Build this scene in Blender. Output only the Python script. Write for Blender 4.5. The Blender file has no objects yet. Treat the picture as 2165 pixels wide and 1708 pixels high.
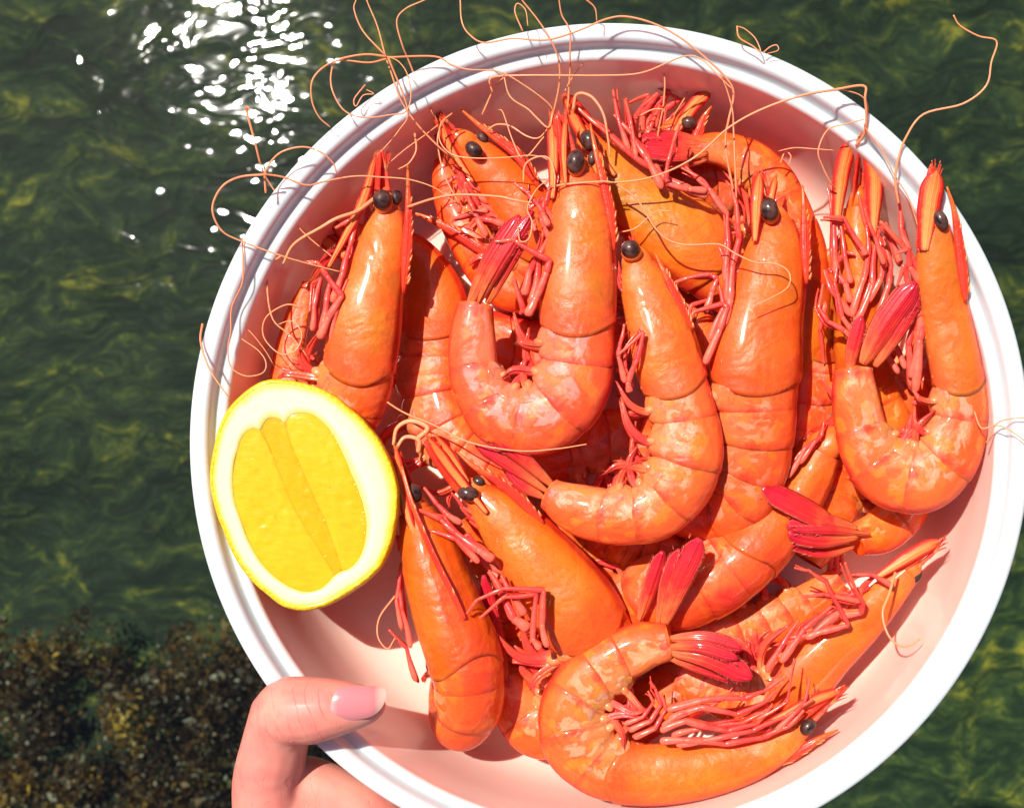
import bpy, math, random
import numpy as np
from mathutils import Vector, Matrix, noise

# ------------------------------------------------------------------ camera, sky, sun
S = 0.145 / 891.0            # metres in one layout unit, measured at the rim of the bowl
HC = 2600.0                  # camera height above the rim in layout units
PX, PY = 1400.0, 1100.0      # where the vertical through the camera meets the layout
Z0 = 1.70                    # height of the rim above the water
sc = bpy.context.scene
COL = sc.collection

cam_d = bpy.data.cameras.new('camera')
cam = bpy.data.objects.new('camera', cam_d); COL.objects.link(cam)
cam.location = (0, 0, Z0 + HC * S)
cam_d.sensor_width = 36.0
cam_d.lens = 36.0 * HC / 2165.0
cam_d.shift_x = (1082.5 - PX) / 2165.0
cam_d.shift_y = -(854.0 - PY) / 2165.0
cam_d.clip_start = 0.02; cam_d.clip_end = 200.0
cam_d.dof.use_dof = True
cam_d.dof.focus_distance = (HC + 60) * S
cam_d.dof.aperture_fstop = 43.2 / 1.9
sc.camera = cam

SUN = Vector((-0.334, 0.365, 1.0)).normalized()
w = bpy.data.worlds.new('World'); sc.world = w; w.use_nodes = True
nt = w.node_tree
bg = nt.nodes['Background']
sky = nt.nodes.new('ShaderNodeTexSky'); sky.sky_type = 'NISHITA'
sky.sun_disc = False
sky.sun_elevation = math.asin(SUN.z)
sky.sun_rotation = math.atan2(SUN.x, SUN.y)
sky.air_density = 1.0; sky.dust_density = 1.0; sky.ozone_density = 1.0
nt.links.new(sky.outputs['Color'], bg.inputs['Color'])
bg.inputs['Strength'].default_value = 0.055
sun_d = bpy.data.lights.new('sun', 'SUN'); sun_d.energy = 4.6; sun_d.angle = math.radians(0.55)
sun_d.color = (1.0, 0.95, 0.87)
sun = bpy.data.objects.new('sun', sun_d); COL.objects.link(sun)
sun.rotation_euler = SUN.to_track_quat('Z', 'Y').to_euler()
sun.location = (0, 0, 5)
sc.view_settings.view_transform = 'Standard'
sc.view_settings.look = 'None'
sc.view_settings.exposure = 0.58
sc.view_settings.gamma = 1.0
sc.view_settings.use_curve_mapping = False

# ------------------------------------------------------------------ materials
def mat(name):
    m = bpy.data.materials.new(name); m.use_nodes = True
    n = m.node_tree; n.nodes.clear()
    o = n.nodes.new('ShaderNodeOutputMaterial')
    b = n.nodes.new('ShaderNodeBsdfPrincipled')
    n.links.new(b.outputs[0], o.inputs['Surface'])
    return m, n, b, o
def nd(n, t, **k):
    x = n.nodes.new(t)
    for a, v in k.items():
        if a in x.inputs.keys(): x.inputs[a].default_value = v
        else: setattr(x, a, v)
    return x
def nz(n, scale, detail=3, rough=0.5, vec=None, dist=0.0):
    x = n.nodes.new('ShaderNodeTexNoise')
    x.inputs['Scale'].default_value = scale; x.inputs['Detail'].default_value = detail
    x.inputs['Roughness'].default_value = rough; x.inputs['Distortion'].default_value = dist
    if vec is not None: n.links.new(vec, x.inputs['Vector'])
    return x
def ramp(n, src, stops, interp='LINEAR'):
    r = n.nodes.new('ShaderNodeValToRGB'); e = r.color_ramp.elements
    r.color_ramp.interpolation = interp
    while len(e) < len(stops): e.new(0.5)
    for i, (p, c) in enumerate(stops):
        e[i].position = p; e[i].color = tuple(c) + (1,) if len(c) == 3 else c
    n.links.new(src, r.inputs['Fac']); return r
def mixc(n, fac, a, b, mode='MIX'):
    x = n.nodes.new('ShaderNodeMix'); x.data_type = 'RGBA'; x.blend_type = mode
    for sock, v in ((x.inputs[0], fac), (x.inputs[6], a), (x.inputs[7], b)):
        if isinstance(v, (int, float)): sock.default_value = v
        elif isinstance(v, tuple): sock.default_value = v + (1,) if len(v) == 3 else v
        else: n.links.new(v, sock)
    return x.outputs[2]
def mth(n, op, a, b=None, clamp=False):
    x = n.nodes.new('ShaderNodeMath'); x.operation = op; x.use_clamp = clamp
    for i, v in enumerate((a, b)):
        if v is None: continue
        if isinstance(v, (int, float)): x.inputs[i].default_value = v
        else: n.links.new(v, x.inputs[i])
    return x.outputs[0]
def bump(n, b, h, strength, dist):
    x = n.nodes.new('ShaderNodeBump'); x.inputs['Strength'].default_value = strength
    x.inputs['Distance'].default_value = dist
    n.links.new(h, x.inputs['Height']); n.links.new(x.outputs[0], b.inputs['Normal']); return x
def wet(b, rough=0.32, coat=0.5, crough=0.12, sss=0.25, sscale=0.004, rad=(1.0, 0.25, 0.08)):
    b.inputs['Roughness'].default_value = rough
    b.inputs['Coat Weight'].default_value = coat
    b.inputs['Specular IOR Level'].default_value = 0.22
    b.inputs['Coat Roughness'].default_value = crough
    b.inputs['Subsurface Weight'].default_value = sss
    b.inputs['Subsurface Scale'].default_value = sscale
    b.inputs['Subsurface Radius'].default_value = rad

def shell_material(name, base, deep, pale, olive, olive_amt, pale_amt, pat=False):
    m, n, b, o = mat(name)
    at = nd(n, 'ShaderNodeAttribute', attribute_name='pt')
    sep = n.nodes.new('ShaderNodeSeparateColor'); n.links.new(at.outputs['Color'], sep.inputs[0])
    u, g, bp = sep.outputs[0], sep.outputs[1], sep.outputs[2]
    geo = n.nodes.new('ShaderNodeNewGeometry'); P = geo.outputs['Position']
    n1 = nz(n, 55, 3, 0.55, P, 0.4); n2 = nz(n, 160, 4, 0.6, P, 0.3); n3 = nz(n, 1500, 2, 0.6, P)
    c = mixc(n, ramp(n, n1.outputs['Fac'], [(0.38, (0, 0, 0)), (0.66, (1, 1, 1))]).outputs[0], base, tuple(min(1, x * f) for x, f in zip(base, (1.05, 1.5, 1.7))))
    # olive liver showing through the carapace
    f = mth(n, 'MULTIPLY', ramp(n, nz(n, 42, 2, 0.5, P).outputs['Fac'], [(0.42, (0, 0, 0)), (0.56, (1, 1, 1))]).outputs[0], olive_amt)
    f = mth(n, 'MULTIPLY', f, ramp(n, g, [(0.15, (0, 0, 0)), (0.35, (1, 1, 1)), (0.75, (1, 1, 1)), (0.9, (0, 0, 0))]).outputs[0])
    c = mixc(n, f, c, olive)
    # pale flesh patches, mostly on the flank and belly side
    gg = mth(n, 'ADD', g, mth(n, 'MULTIPLY', mth(n, 'SUBTRACT', n2.outputs['Fac'], 0.5), 0.9))
    f = mth(n, 'MULTIPLY', ramp(n, gg, [(0.0, (1, 1, 1)), (0.28, (0.75, 0.75, 0.75)), (0.58, (0, 0, 0))]).outputs[0], pale_amt)
    c = mixc(n, f, c, pale)
    vor = nd(n, 'ShaderNodeTexVoronoi'); vor.inputs['Scale'].default_value = 62; vor.inputs['Randomness'].default_value = 1.0
    n.links.new(mixc(n, 0.02, P, n2.outputs['Color'], 'ADD'), vor.inputs['Vector'])
    sp = ramp(n, vor.outputs['Distance'], [(0.20, (1, 1, 1)), (0.34, (0, 0, 0))]).outputs[0]
    sp = mth(n, 'MULTIPLY', sp, ramp(n, g, [(0.2, (0, 0, 0)), (0.32, (1, 1, 1)), (0.55, (1, 1, 1)), (0.68, (0, 0, 0))]).outputs[0])
    c = mixc(n, mth(n, 'MULTIPLY', sp, pale_amt * 0.8), c, (0.88, 0.34, 0.17))
    if pat:
        cv = n.nodes.new('ShaderNodeCombineXYZ')
        n.links.new(mth(n, 'ADD', mth(n, 'MULTIPLY', u, 1.3), mth(n, 'MULTIPLY', bp, 31.0)), cv.inputs[0]); n.links.new(mth(n, 'MULTIPLY', g, 2.0), cv.inputs[1])
        spx = n.nodes.new('ShaderNodeSeparateXYZ'); n.links.new(P, spx.inputs[0]); n.links.new(mth(n, 'MULTIPLY', spx.outputs[0], 14.0), cv.inputs[2])
        pn = nz(n, 2.4, 2, 0.5, cv.outputs[0], 0.6)
        wob = mth(n, 'MULTIPLY', mth(n, 'SUBTRACT', n2.outputs['Fac'], 0.5), 0.10)
        f = ramp(n, mth(n, 'ADD', pn.outputs['Fac'], wob), [(0.54, (0, 0, 0)), (0.60, (1, 1, 1))]).outputs[0]
        f = mth(n, 'MULTIPLY', f, ramp(n, g, [(0.10, (0, 0, 0)), (0.22, (1, 1, 1)), (0.60, (1, 1, 1)), (0.74, (0, 0, 0))]).outputs[0])
        c = mixc(n, mth(n, 'MULTIPLY', f, 0.52), c, (0.88, 0.33, 0.19))
        pn2 = nz(n, 2.0, 1, 0.5, cv.outputs[0], 0.2); 
        f = ramp(n, pn2.outputs['Fac'], [(0.36, (1, 1, 1)), (0.44, (0, 0, 0))]).outputs[0]
        c = mixc(n, mth(n, 'MULTIPLY', f, 0.45), c, (0.84, 0.20, 0.010))
        # dark red hinge star where two plates meet
        du = mth(n, 'MULTIPLY', mth(n, 'ABSOLUTE', mth(n, 'SUBTRACT', u, 0.90)), 1.0); dg = mth(n, 'MULTIPLY', mth(n, 'ABSOLUTE', mth(n, 'SUBTRACT', g, 0.46)), 1.5)
        ds = mth(n, 'ADD', mth(n, 'ADD', du, dg), mth(n, 'MULTIPLY', mth(n, 'SUBTRACT', nz(n, 420, 3, 0.7, P).outputs['Fac'], 0.5), 0.35))
        c = mixc(n, mth(n, 'MULTIPLY', ramp(n, ds, [(0.06, (1, 1, 1)), (0.20, (0, 0, 0))]).outputs[0], 0.75), c, (0.48, 0.05, 0.012))
    else:
        # orbital rim yellowish, thin wandering furrow lines and brown-orange mottling of the head shell
        c = mixc(n, mth(n, 'MULTIPLY', ramp(n, u, [(0.04, (1, 1, 1)), (0.22, (0, 0, 0))]).outputs[0], 0.55), c, (0.84, 0.22, 0.03))
        mo = nz(n, 34, 5, 0.65, P, 1.5)
        c = mixc(n, mth(n, 'MULTIPLY', ramp(n, mo.outputs['Fac'], [(0.45, (0, 0, 0)), (0.58, (1, 1, 1))]).outputs[0], 0.60), c, (0.56, 0.11, 0.008))
        vn = nz(n, 26, 3, 0.6, P, 2.5)
        ln = ramp(n, mth(n, 'ABSOLUTE', mth(n, 'SUBTRACT', vn.outputs['Fac'], 0.5)), [(0.0, (1, 1, 1)), (0.012, (0, 0, 0))]).outputs[0]
        c = mixc(n, mth(n, 'MULTIPLY', ln, 0.40), c, (0.62, 0.06, 0.012))
        rd = ramp(n, mth(n, 'ABSOLUTE', mth(n, 'SUBTRACT', g, 0.975)), [(0.0, (1, 1, 1)), (0.012, (0, 0, 0))]).outputs[0]
        c = mixc(n, mth(n, 'MULTIPLY', rd, 0.6), c, deep)
    # red back line and red / cream hems of each plate
    f = ramp(n, mth(n, 'ADD', g, mth(n, 'MULTIPLY', mth(n, 'SUBTRACT', n1.outputs['Fac'], 0.5), 0.25)), [(0.91, (0, 0, 0)), (1.02, (1, 1, 1))]).outputs[0]
    c = mixc(n, mth(n, 'MULTIPLY', f, 0.9), c, deep)
    hem = ramp(n, mth(n, 'ADD', u, mth(n, 'MULTIPLY', mth(n, 'SUBTRACT', n2.outputs['Fac'], 0.5), 0.16)), [(0.0, (0.4, 0.4, 0.4)), (0.12, (0, 0, 0)), (0.78, (0, 0, 0)), (0.95, (0.42, 0.42, 0.42)), (0.985, (0.1, 0.1, 0.1))]).outputs[0]
    c = mixc(n, hem, c, deep)
    # red chromatophore specks
    v2 = nd(n, 'ShaderNodeTexVoronoi'); v2.inputs['Scale'].default_value = 900; n.links.new(P, v2.inputs['Vector'])
    f = mth(n, 'MULTIPLY', ramp(n, v2.outputs['Distance'], [(0.16, (1, 1, 1)), (0.32, (0, 0, 0))]).outputs[0], mth(n, 'MULTIPLY', n2.outputs['Fac'], 0.5))
    c = mixc(n, f, c, (deep[0] * 0.9, deep[1] * 0.8, deep[2]))
    oi = n.nodes.new('ShaderNodeObjectInfo')
    c = mixc(n, 1.0, c, oi.outputs['Color'], 'MULTIPLY')
    n.links.new(c, b.inputs['Base Color'])
    wet(b, 0.34, 0.55, 0.07, 0.42, 0.006, (1.0, 0.20, 0.06))
    rr = ramp(n, n2.outputs['Fac'], [(0.35, (0.32, 0.32, 0.32)), (0.7, (0.55, 0.55, 0.55))]).outputs[0]
    n.links.new(rr, b.inputs['Roughness'])
    hh = mth(n, 'ADD', mth(n, 'MULTIPLY', n2.outputs['Fac'], 0.6), mth(n, 'MULTIPLY', n3.outputs['Fac'], 0.10))
    hh = mth(n, 'ADD', hh, mth(n, 'MULTIPLY', n1.outputs['Fac'], 3.0))
    bump(n, b, hh, 0.60, 0.0013)
    return m
ORANGE = (0.84, 0.165, 0.020); DEEP = (0.66, 0.020, 0.012); PALE = (0.86, 0.21, 0.070); OLIVE = (0.48, 0.155, 0.006)
M = {}
M['carapace'] = shell_material('carapace_shell', (0.78, 0.088, 0.007), DEEP, (0.84, 0.17, 0.045), OLIVE, 0.75, 0.30)
M['abdomen'] = shell_material('abdomen_shell', (0.82, 0.080, 0.012), (0.68, 0.010, 0.014), PALE, OLIVE, 0.05, 0.68, True)

def simple_shell(name, c0, c1, c2, scale=220, edge=None, **k):
    m, n, b, o = mat(name)
    at = nd(n, 'ShaderNodeAttribute', attribute_name='pt')
    sep = n.nodes.new('ShaderNodeSeparateColor'); n.links.new(at.outputs['Color'], sep.inputs[0])
    geo = n.nodes.new('ShaderNodeNewGeometry'); P = geo.outputs['Position']
    n2 = nz(n, scale, 4, 0.6, P, 0.3)
    uu = mth(n, 'ADD', sep.outputs[0], mth(n, 'MULTIPLY', mth(n, 'SUBTRACT', n2.outputs['Fac'], 0.5), 0.7))
    c = ramp(n, uu, [(0.05, c0), (0.5, c1), (0.95, c2)]).outputs[0]
    if 'tail' in name:
        ax = mth(n, 'ABSOLUTE', mth(n, 'SUBTRACT', sep.outputs[1], 0.5))
        if edge: c = mixc(n, ramp(n, mth(n, 'ADD', ax, mth(n, 'MULTIPLY', mth(n, 'SUBTRACT', n2.outputs['Fac'], 0.5), 0.25)), [(0.18, (0, 0, 0)), (0.36, (1, 1, 1))]).outputs[0], c, edge)
        else:
            st = nz(n, 26, 2, 0.5, None); cv = n.nodes.new('ShaderNodeCombineXYZ'); n.links.new(mth(n, 'MULTIPLY', sep.outputs[1], 1.0), cv.inputs[0]); n.links.new(mth(n, 'MULTIPLY', sep.outputs[0], 0.10), cv.inputs[1]); n.links.new(cv.outputs[0], st.inputs['Vector'])
            c = mixc(n, mth(n, 'MULTIPLY', ramp(n, st.outputs['Fac'], [(0.45, (0, 0, 0)), (0.6, (1, 1, 1))]).outputs[0], 0.55), c, (0.42, 0.006, 0.012))
            c = mixc(n, mth(n, 'MULTIPLY', ramp(n, ax, [(0.40, (0, 0, 0)), (0.49, (1, 1, 1))]).outputs[0], 0.5), c, (0.80, 0.22, 0.14))
    n.links.new(c, b.inputs['Base Color'])
    wet(b, **k)
    # fine lengthwise ribs
    wv = mth(n, 'SINE', mth(n, 'MULTIPLY', sep.outputs[1], 70.0))
    hh = mth(n, 'ADD', mth(n, 'MULTIPLY', n2.outputs['Fac'], 1.0), mth(n, 'MULTIPLY', wv, 0.10 if 'tail' in name else 0.0))
    bump(n, b, hh, 0.5, 0.0009)
    return m
M['tail'] = simple_shell('tail_shell', (0.84, 0.17, 0.045), (0.72, 0.030, 0.022), (0.56, 0.008, 0.030), coat=0.25, rough=0.45)
M['scale'] = simple_shell('tail_like_scale', (0.82, 0.13, 0.02), (0.84, 0.22, 0.05), (0.86, 0.30, 0.09), coat=0.05, rough=0.5, edge=(0.70, 0.02, 0.012))
M['rostrum'] = simple_shell('rostrum_shell', (0.78, 0.13, 0.02), (0.72, 0.03, 0.015), (0.74, 0.05, 0.02), coat=0.25)
M['leg'] = simple_shell('leg_shell', (0.80, 0.14, 0.085), (0.76, 0.045, 0.038), (0.78, 0.085, 0.045), sscale=0.002, coat=0.2, rough=0.4)
M['leg_red'] = simple_shell('red_leg_shell', (0.80, 0.10, 0.04), (0.72, 0.022, 0.018), (0.76, 0.06, 0.03), sscale=0.002, coat=0.25, rough=0.4)
M['leg_orange'] = simple_shell('belly_limb_shell', (0.84, 0.27, 0.10), (0.78, 0.085, 0.035), (0.76, 0.05, 0.04), sscale=0.002)
M['antenna'] = simple_shell('antenna_shell', (0.82, 0.24, 0.10), (0.84, 0.31, 0.16), (0.80, 0.30, 0.12), 120, sscale=0.001, rough=0.5, coat=0.1)
M['face'] = simple_shell('face_shell', (0.78, 0.11, 0.010), (0.82, 0.17, 0.03), (0.80, 0.08, 0.012), 260)
M['tooth'] = simple_shell('pale_tooth', (0.80, 0.12, 0.03), (0.84, 0.24, 0.07), (0.86, 0.38, 0.16), sscale=0.001)
m, n, b, o = mat('eye_cornea')
geo = n.nodes.new('ShaderNodeNewGeometry')
e1 = nz(n, 320, 3, 0.6, geo.outputs['Position'])
n.links.new(ramp(n, e1.outputs['Fac'], [(0.35, (0.012, 0.004, 0.004)), (0.65, (0.11, 0.045, 0.035))]).outputs[0], b.inputs['Base Color'])
wet(b, 0.42, 0.45, 0.16, 0.0)
bump(n, b, nz(n, 900, 2, 0.5, geo.outputs['Position']).outputs['Fac'], 0.25, 0.0006)
M['eye'] = m

# bowl plastic
m, n, b, o = mat('bowl_plastic')
geo = n.nodes.new('ShaderNodeNewGeometry')
at = nd(n, 'ShaderNodeAttribute', attribute_name='pt')
sep = n.nodes.new('ShaderNodeSeparateColor'); n.links.new(at.outputs['Color'], sep.inputs[0])
n1 = nz(n, 18, 4, 0.6, geo.outputs['Position'], 0.5)
cc = mixc(n, sep.outputs[0], (0.60, 0.615, 0.63), (0.89, 0.55, 0.46))  # pink inside: orange bounce light from the prawns put into the plastic's colour
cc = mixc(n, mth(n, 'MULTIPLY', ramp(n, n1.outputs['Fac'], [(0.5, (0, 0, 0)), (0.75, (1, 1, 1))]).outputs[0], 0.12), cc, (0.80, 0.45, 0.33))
n.links.new(cc, b.inputs['Base Color'])
b.inputs['Roughness'].default_value = 0.30
b.inputs['Subsurface Weight'].default_value = 0.7; b.inputs['Subsurface Scale'].default_value = 0.008
b.inputs['Subsurface Radius'].default_value = (1, 0.38, 0.30)
b.inputs['Coat Weight'].default_value = 0.35; b.inputs['Coat Roughness'].default_value = 0.07
bump(n, b, nz(n, 260, 4, 0.65, geo.outputs['Position']).outputs['Fac'], 0.10, 0.0006)
M['bowl'] = m

# ------------------------------------------------------------------ geometry helpers
def U(x, y, h):
    """layout position (x right, y down, h above the rim) -> layout units in space"""
    k = (HC - h) / HC
    return np.array([(x - PX) * k, -(y - PY) * k, h], float)
def crom(P, n):
    P = np.asarray(P, float)
    if len(P) == 1: return P
    Q = np.vstack([2 * P[0] - P[1], P, 2 * P[-1] - P[-2]])
    out = []
    for i in range(1, len(Q) - 2):
        for t in np.linspace(0, 1, n, endpoint=False):
            a, b_, c, d = Q[i - 1], Q[i], Q[i + 1], Q[i + 2]
            out.append(0.5 * ((2 * b_) + (-a + c) * t + (2 * a - 5 * b_ + 4 * c - d) * t * t + (-a + 3 * b_ - 3 * c + d) * t ** 3))
    out.append(P[-1]); return np.array(out)
def arclen(P):
    d = np.linalg.norm(np.diff(P[:, :3], axis=0), axis=1)
    return np.concatenate([[0], np.cumsum(d)])
def unit(v):
    l = np.linalg.norm(v); return v / l if l > 1e-9 else v
K = np.array([0, 0, 1.0])

class MB:
    def __init__(s): s.v = []; s.f = []; s.a = []
    def add(s, vs, fs, at):
        o = len(s.v); s.v += [tuple(x) for x in vs]; s.f += [tuple(i + o for i in f) for f in fs]; s.a += list(at)
    def build(s, name, material, root=None, smooth=True, origin=None):
        me = bpy.data.meshes.new(name)
        og = np.array(origin) if origin is not None else (root['_o'] if root is not None and '_o' in root else np.zeros(3))
        og = np.array(og, float)
        V = np.array(s.v, float) - og
        V = V * S
        me.from_pydata(V.tolist(), [], s.f)
        if s.a:
            ca = me.attributes.new('pt', 'FLOAT_COLOR', 'POINT')
            A = np.array([(list(x) + [0, 0, 0])[:3] + [1.0] for x in s.a], np.float32)
            ca.data.foreach_set('color', A.ravel())
        me.materials.append(material)
        if smooth: me.polygons.foreach_set('use_smooth', [True] * len(me.polygons))
        me.update()
        ob = bpy.data.objects.new(name, me); COL.objects.link(ob)
        if root is not None: ob.parent = root
        else: ob.location = (og[0] * S, og[1] * S, og[2] * S + Z0)
        return ob

def grid_faces(nr, nc, closed=True):
    f = []
    for i in range(nr - 1):
        for j in range(nc if closed else nc - 1):
            a = i * nc + j; b_ = i * nc + (j + 1) % nc
            f.append((a, b_, b_ + nc, a + nc))
    return f
def frames(P):
    T = np.gradient(P, axis=0); T = np.array([unit(t) for t in T])
    N0 = np.cross(K, T[0]); 
    if np.linalg.norm(N0) < 1e-3: N0 = np.array([1.0, 0, 0])
    N = [unit(N0)]
    for i in range(1, len(P)):
        v = N[-1] - T[i] * np.dot(N[-1], T[i]); N.append(unit(v))
    return T, np.array(N)
def tube(mb, pts, radii, nc=8, sub=4, flat=1.0, smooth=True, wob=0):
    """pts in space units, rounded tapering tube"""
    A = np.hstack([np.array(pts, float), np.array(radii, float)[:, None]])
    A = crom(A, sub) if (smooth and len(A) > 2) else crom(A, max(1, sub // 2)) if len(A) > 1 else A
    P, R = A[:, :3], np.maximum(A[:, 3], 0.25)
    T, N = frames(P); B = np.cross(T, N)
    vs = []; at = []; L = len(P)
    for i in range(L):
        for j in range(nc):
            a = 2 * math.pi * j / nc
            vs.append(P[i] + R[i] * (N[i] * math.cos(a) + B[i] * math.sin(a) * flat)); at.append((i / (L - 1), j / nc, 0))
    fs = grid_faces(L, nc)
    vs.append(P[0] - T[0] * R[0] * 0.6); at.append((0, 0, 0)); vs.append(P[-1] + T[-1] * R[-1] * 0.6); at.append((1, 0, 0))
    a, b_ = L * nc, L * nc + 1
    for j in range(nc):
        fs.append((a, (j + 1) % nc, j)); fs.append((b_, (L - 1) * nc + j, (L - 1) * nc + (j + 1) % nc))
    mb.add(vs, fs, at)
def limb(mb, pts, r0, r1, nc=9, hair=True):
    """jointed limb: tapering, slightly bowed and flattened articles with knuckles and a few bristles"""
    n = len(pts); pts = [np.array(p, float) for p in pts]; rn = random.Random(int(abs(pts[0][0] * 13 + pts[0][1] * 7)))
    P = []; R = []; F = []
    for i in range(n - 1):
        a, b_ = pts[i], pts[i + 1]; t_ = unit(b_ - a); sd = unit(np.cross(t_, K)); bow = rn.uniform(-.035, .035) * np.linalg.norm(b_ - a)
        ra = r0 + (r1 - r0) * i / (n - 1); rb = r0 + (r1 - r0) * (i + 1) / (n - 1); fl = rn.uniform(.62, .85)
        for t, k in ((0.0, 0.72 if i else 0.30), (0.05, 0.92 if i else 0.75), (0.16, 1.0), (0.38, 1.02), (0.62, 0.90), (0.84, 0.80), (0.94, 0.88), (0.985, 0.80)):
            P.append(a + (b_ - a) * t + sd * bow * math.sin(math.pi * t)); R.append((ra + (rb - ra) * t) * k * rn.uniform(.95, 1.05)); F.append(fl)
    P.append(pts[-1]); R.append(r1 * 0.22); F.append(.8)
    A = np.hstack([np.array(P), np.array(R)[:, None]])
    T, N = frames(A[:, :3]); B = np.cross(T, N); L = len(A); vs = []; at = []
    for i in range(L):
        for j in range(nc):
            an = 2 * math.pi * j / nc
            vs.append(A[i, :3] + A[i, 3] * (N[i] * math.cos(an) + B[i] * math.sin(an) * F[i])); at.append((i / (L - 1), j / nc, 0))
    fs = grid_faces(L, nc); fs.append(tuple(range(nc))[::-1]); fs.append(tuple((L - 1) * nc + j for j in range(nc)))
    mb.add(vs, fs, at)
    if hair:
        for _ in range(2 * n):
            i = rn.randrange(2, L - 2); a = rn.uniform(0, 6.28); dv = unit(N[i] * math.cos(a) + B[i] * math.sin(a) * .7 + T[i] * .9); p = A[i, :3] + dv * A[i, 3] * .6
            q = p + dv * rn.uniform(5, 9); w_ = T[i] * 1.1
            mb.add([p - w_, p + w_, p + B[i], q], [(0, 1, 3), (1, 2, 3), (2, 0, 3)], [(.9, 0, 0)] * 4)
def blade(mb, pts, ws, Nrm, thick=3.0, sub=4, ridge=0.5, cup=0.0, prof=None):
    """leaf or blade with a lens section. Nrm = direction it faces."""
    A = np.hstack([np.array(pts, float), np.array(ws, float)[:, None]]); A = crom(A, sub)
    P, W = A[:, :3], np.maximum(A[:, 3], 0.4); T, _ = frames(P)
    nx = 13; vs = []; at = []; L = len(P)
    for i in range(L):
        Nn = unit(Nrm - T[i] * np.dot(Nrm, T[i])); Sd = np.cross(T[i], Nn)
        th = thick * min(1, W[i] / 8 + 0.25)
        for sgn in (1, -1):
            for q in (range(nx) if sgn == 1 else range(nx - 2, 0, -1)):
                x = -1 + 2 * q / (nx - 1)
                z = sgn * th * (1 - abs(x) ** 2.2) + cup * W[i] * x * x
                if sgn == 1: z += ridge * th * (math.exp(-(x / 0.13) ** 2) * 1.8 + 0.7 * math.exp(-((abs(x) - 0.55) / 0.10) ** 2))
                vs.append(P[i] + Sd * x * W[i] + Nn * z); at.append((i / (L - 1), (x + 1) / 2, 0))
    nc = 2 * nx - 2
    fs = grid_faces(L, nc); fs.append(tuple(range(nc))[::-1]); fs.append(tuple((L - 1) * nc + j for j in range(nc)))
    mb.add(vs, fs, at)
def ellipsoid(mb, c, ax, nu=20, nv=14, attr=(0.5, 0.5, 0)):
    c = np.array(c, float); vs = []; 
    for i in range(nv + 1):
        th = math.pi * i / nv
        for j in range(nu):
            ph = 2 * math.pi * j / nu
            vs.append(c + ax[0] * math.sin(th) * math.cos(ph) + ax[1] * math.sin(th) * math.sin(ph) + ax[2] * math.cos(th))
    mb.add(vs, grid_faces(nv + 1, nu), [attr] * len(vs))

def empty(name, loc):
    e = bpy.data.objects.new(name, None); COL.objects.link(e)
    e.empty_display_size = 0.01
    e.location = (loc[0] * S, loc[1] * S, loc[2] * S + Z0); return e
ORG = {}
def thing(name, loc, label, cat, group=None):
    e = empty(name, loc); ORG[e.name] = np.array(loc, float)
    e['label'] = label; e['category'] = cat
    if group: e['group'] = group
    return e
def put(mb, name, material, root, **k): return mb.build(name, material, root, origin=ORG[root.name], **k)

# ------------------------------------------------------------------ sea bed, water, weed
def setting(name, me, material, kind='structure'):
    ob = bpy.data.objects.new(name, me); COL.objects.link(ob); me.materials.append(material); ob['kind'] = kind; return ob
def sheet(name, x0, x1, y0, y1, nx, ny, f, smooth=True):
    xs = np.linspace(x0, x1, nx); ys = np.linspace(y0, y1, ny)
    V = [(x, y, f(x, y)) for y in ys for x in xs]
    me = bpy.data.meshes.new(name); me.from_pydata(V, [], grid_faces(ny, nx, False))
    if smooth: me.polygons.foreach_set('use_smooth', [True] * len(me.polygons))
    return me
SEA = -0.34
def bedz(x, y):
    v = noise.fractal(Vector((x * 2.3, y * 2.3, 1.0)), 1.0, 2.0, 4) * 0.07
    d = math.hypot(x + 1.0, y + 0.50)            # shallow rock ledge under the brown weed, lower left
    v += 0.20 * max(0.0, 1 - (d / 0.5) ** 2) + 0.04 * noise.noise(Vector((x * 9, y * 9, 3)))
    return SEA + v
m, n, b, o = mat('weedy_sea_bed')
geo = n.nodes.new('ShaderNodeNewGeometry')
mp = nd(n, 'ShaderNodeMapping'); mp.inputs['Rotation'].default_value = (0, 0, math.radians(-34)); mp.inputs['Scale'].default_value = (1, 1.9, 1)
wz = nz(n, 5, 2, 0.5, geo.outputs['Position'])
n.links.new(mixc(n, 0.16, geo.outputs['Position'], wz.outputs['Color'], 'ADD'), mp.inputs['Vector'])
a1 = nz(n, 2.3, 5, 0.6, mp.outputs[0], 1.2); a2 = nz(n, 9, 6, 0.66, mp.outputs[0], 1.3); a3 = nz(n, 44, 4, 0.6, mp.outputs[0], 1.0)
k1 = mth(n, 'ADD', mth(n, 'MULTIPLY', a1.outputs['Fac'], 0.36), mth(n, 'ADD', mth(n, 'MULTIPLY', a2.outputs['Fac'], 0.50), mth(n, 'MULTIPLY', a3.outputs['Fac'], 0.20)))
c = ramp(n, k1, [(0.42, (0.002, 0.007, 0.006)), (0.495, (0.006, 0.016, 0.011)), (0.545, (0.018, 0.033, 0.016)), (0.59, (0.050, 0.064, 0.018)), (0.66, (0.24, 0.20, 0.028))]).outputs[0]  # algae mottling; the yellow end paints patches of sun reaching through the water
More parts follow.
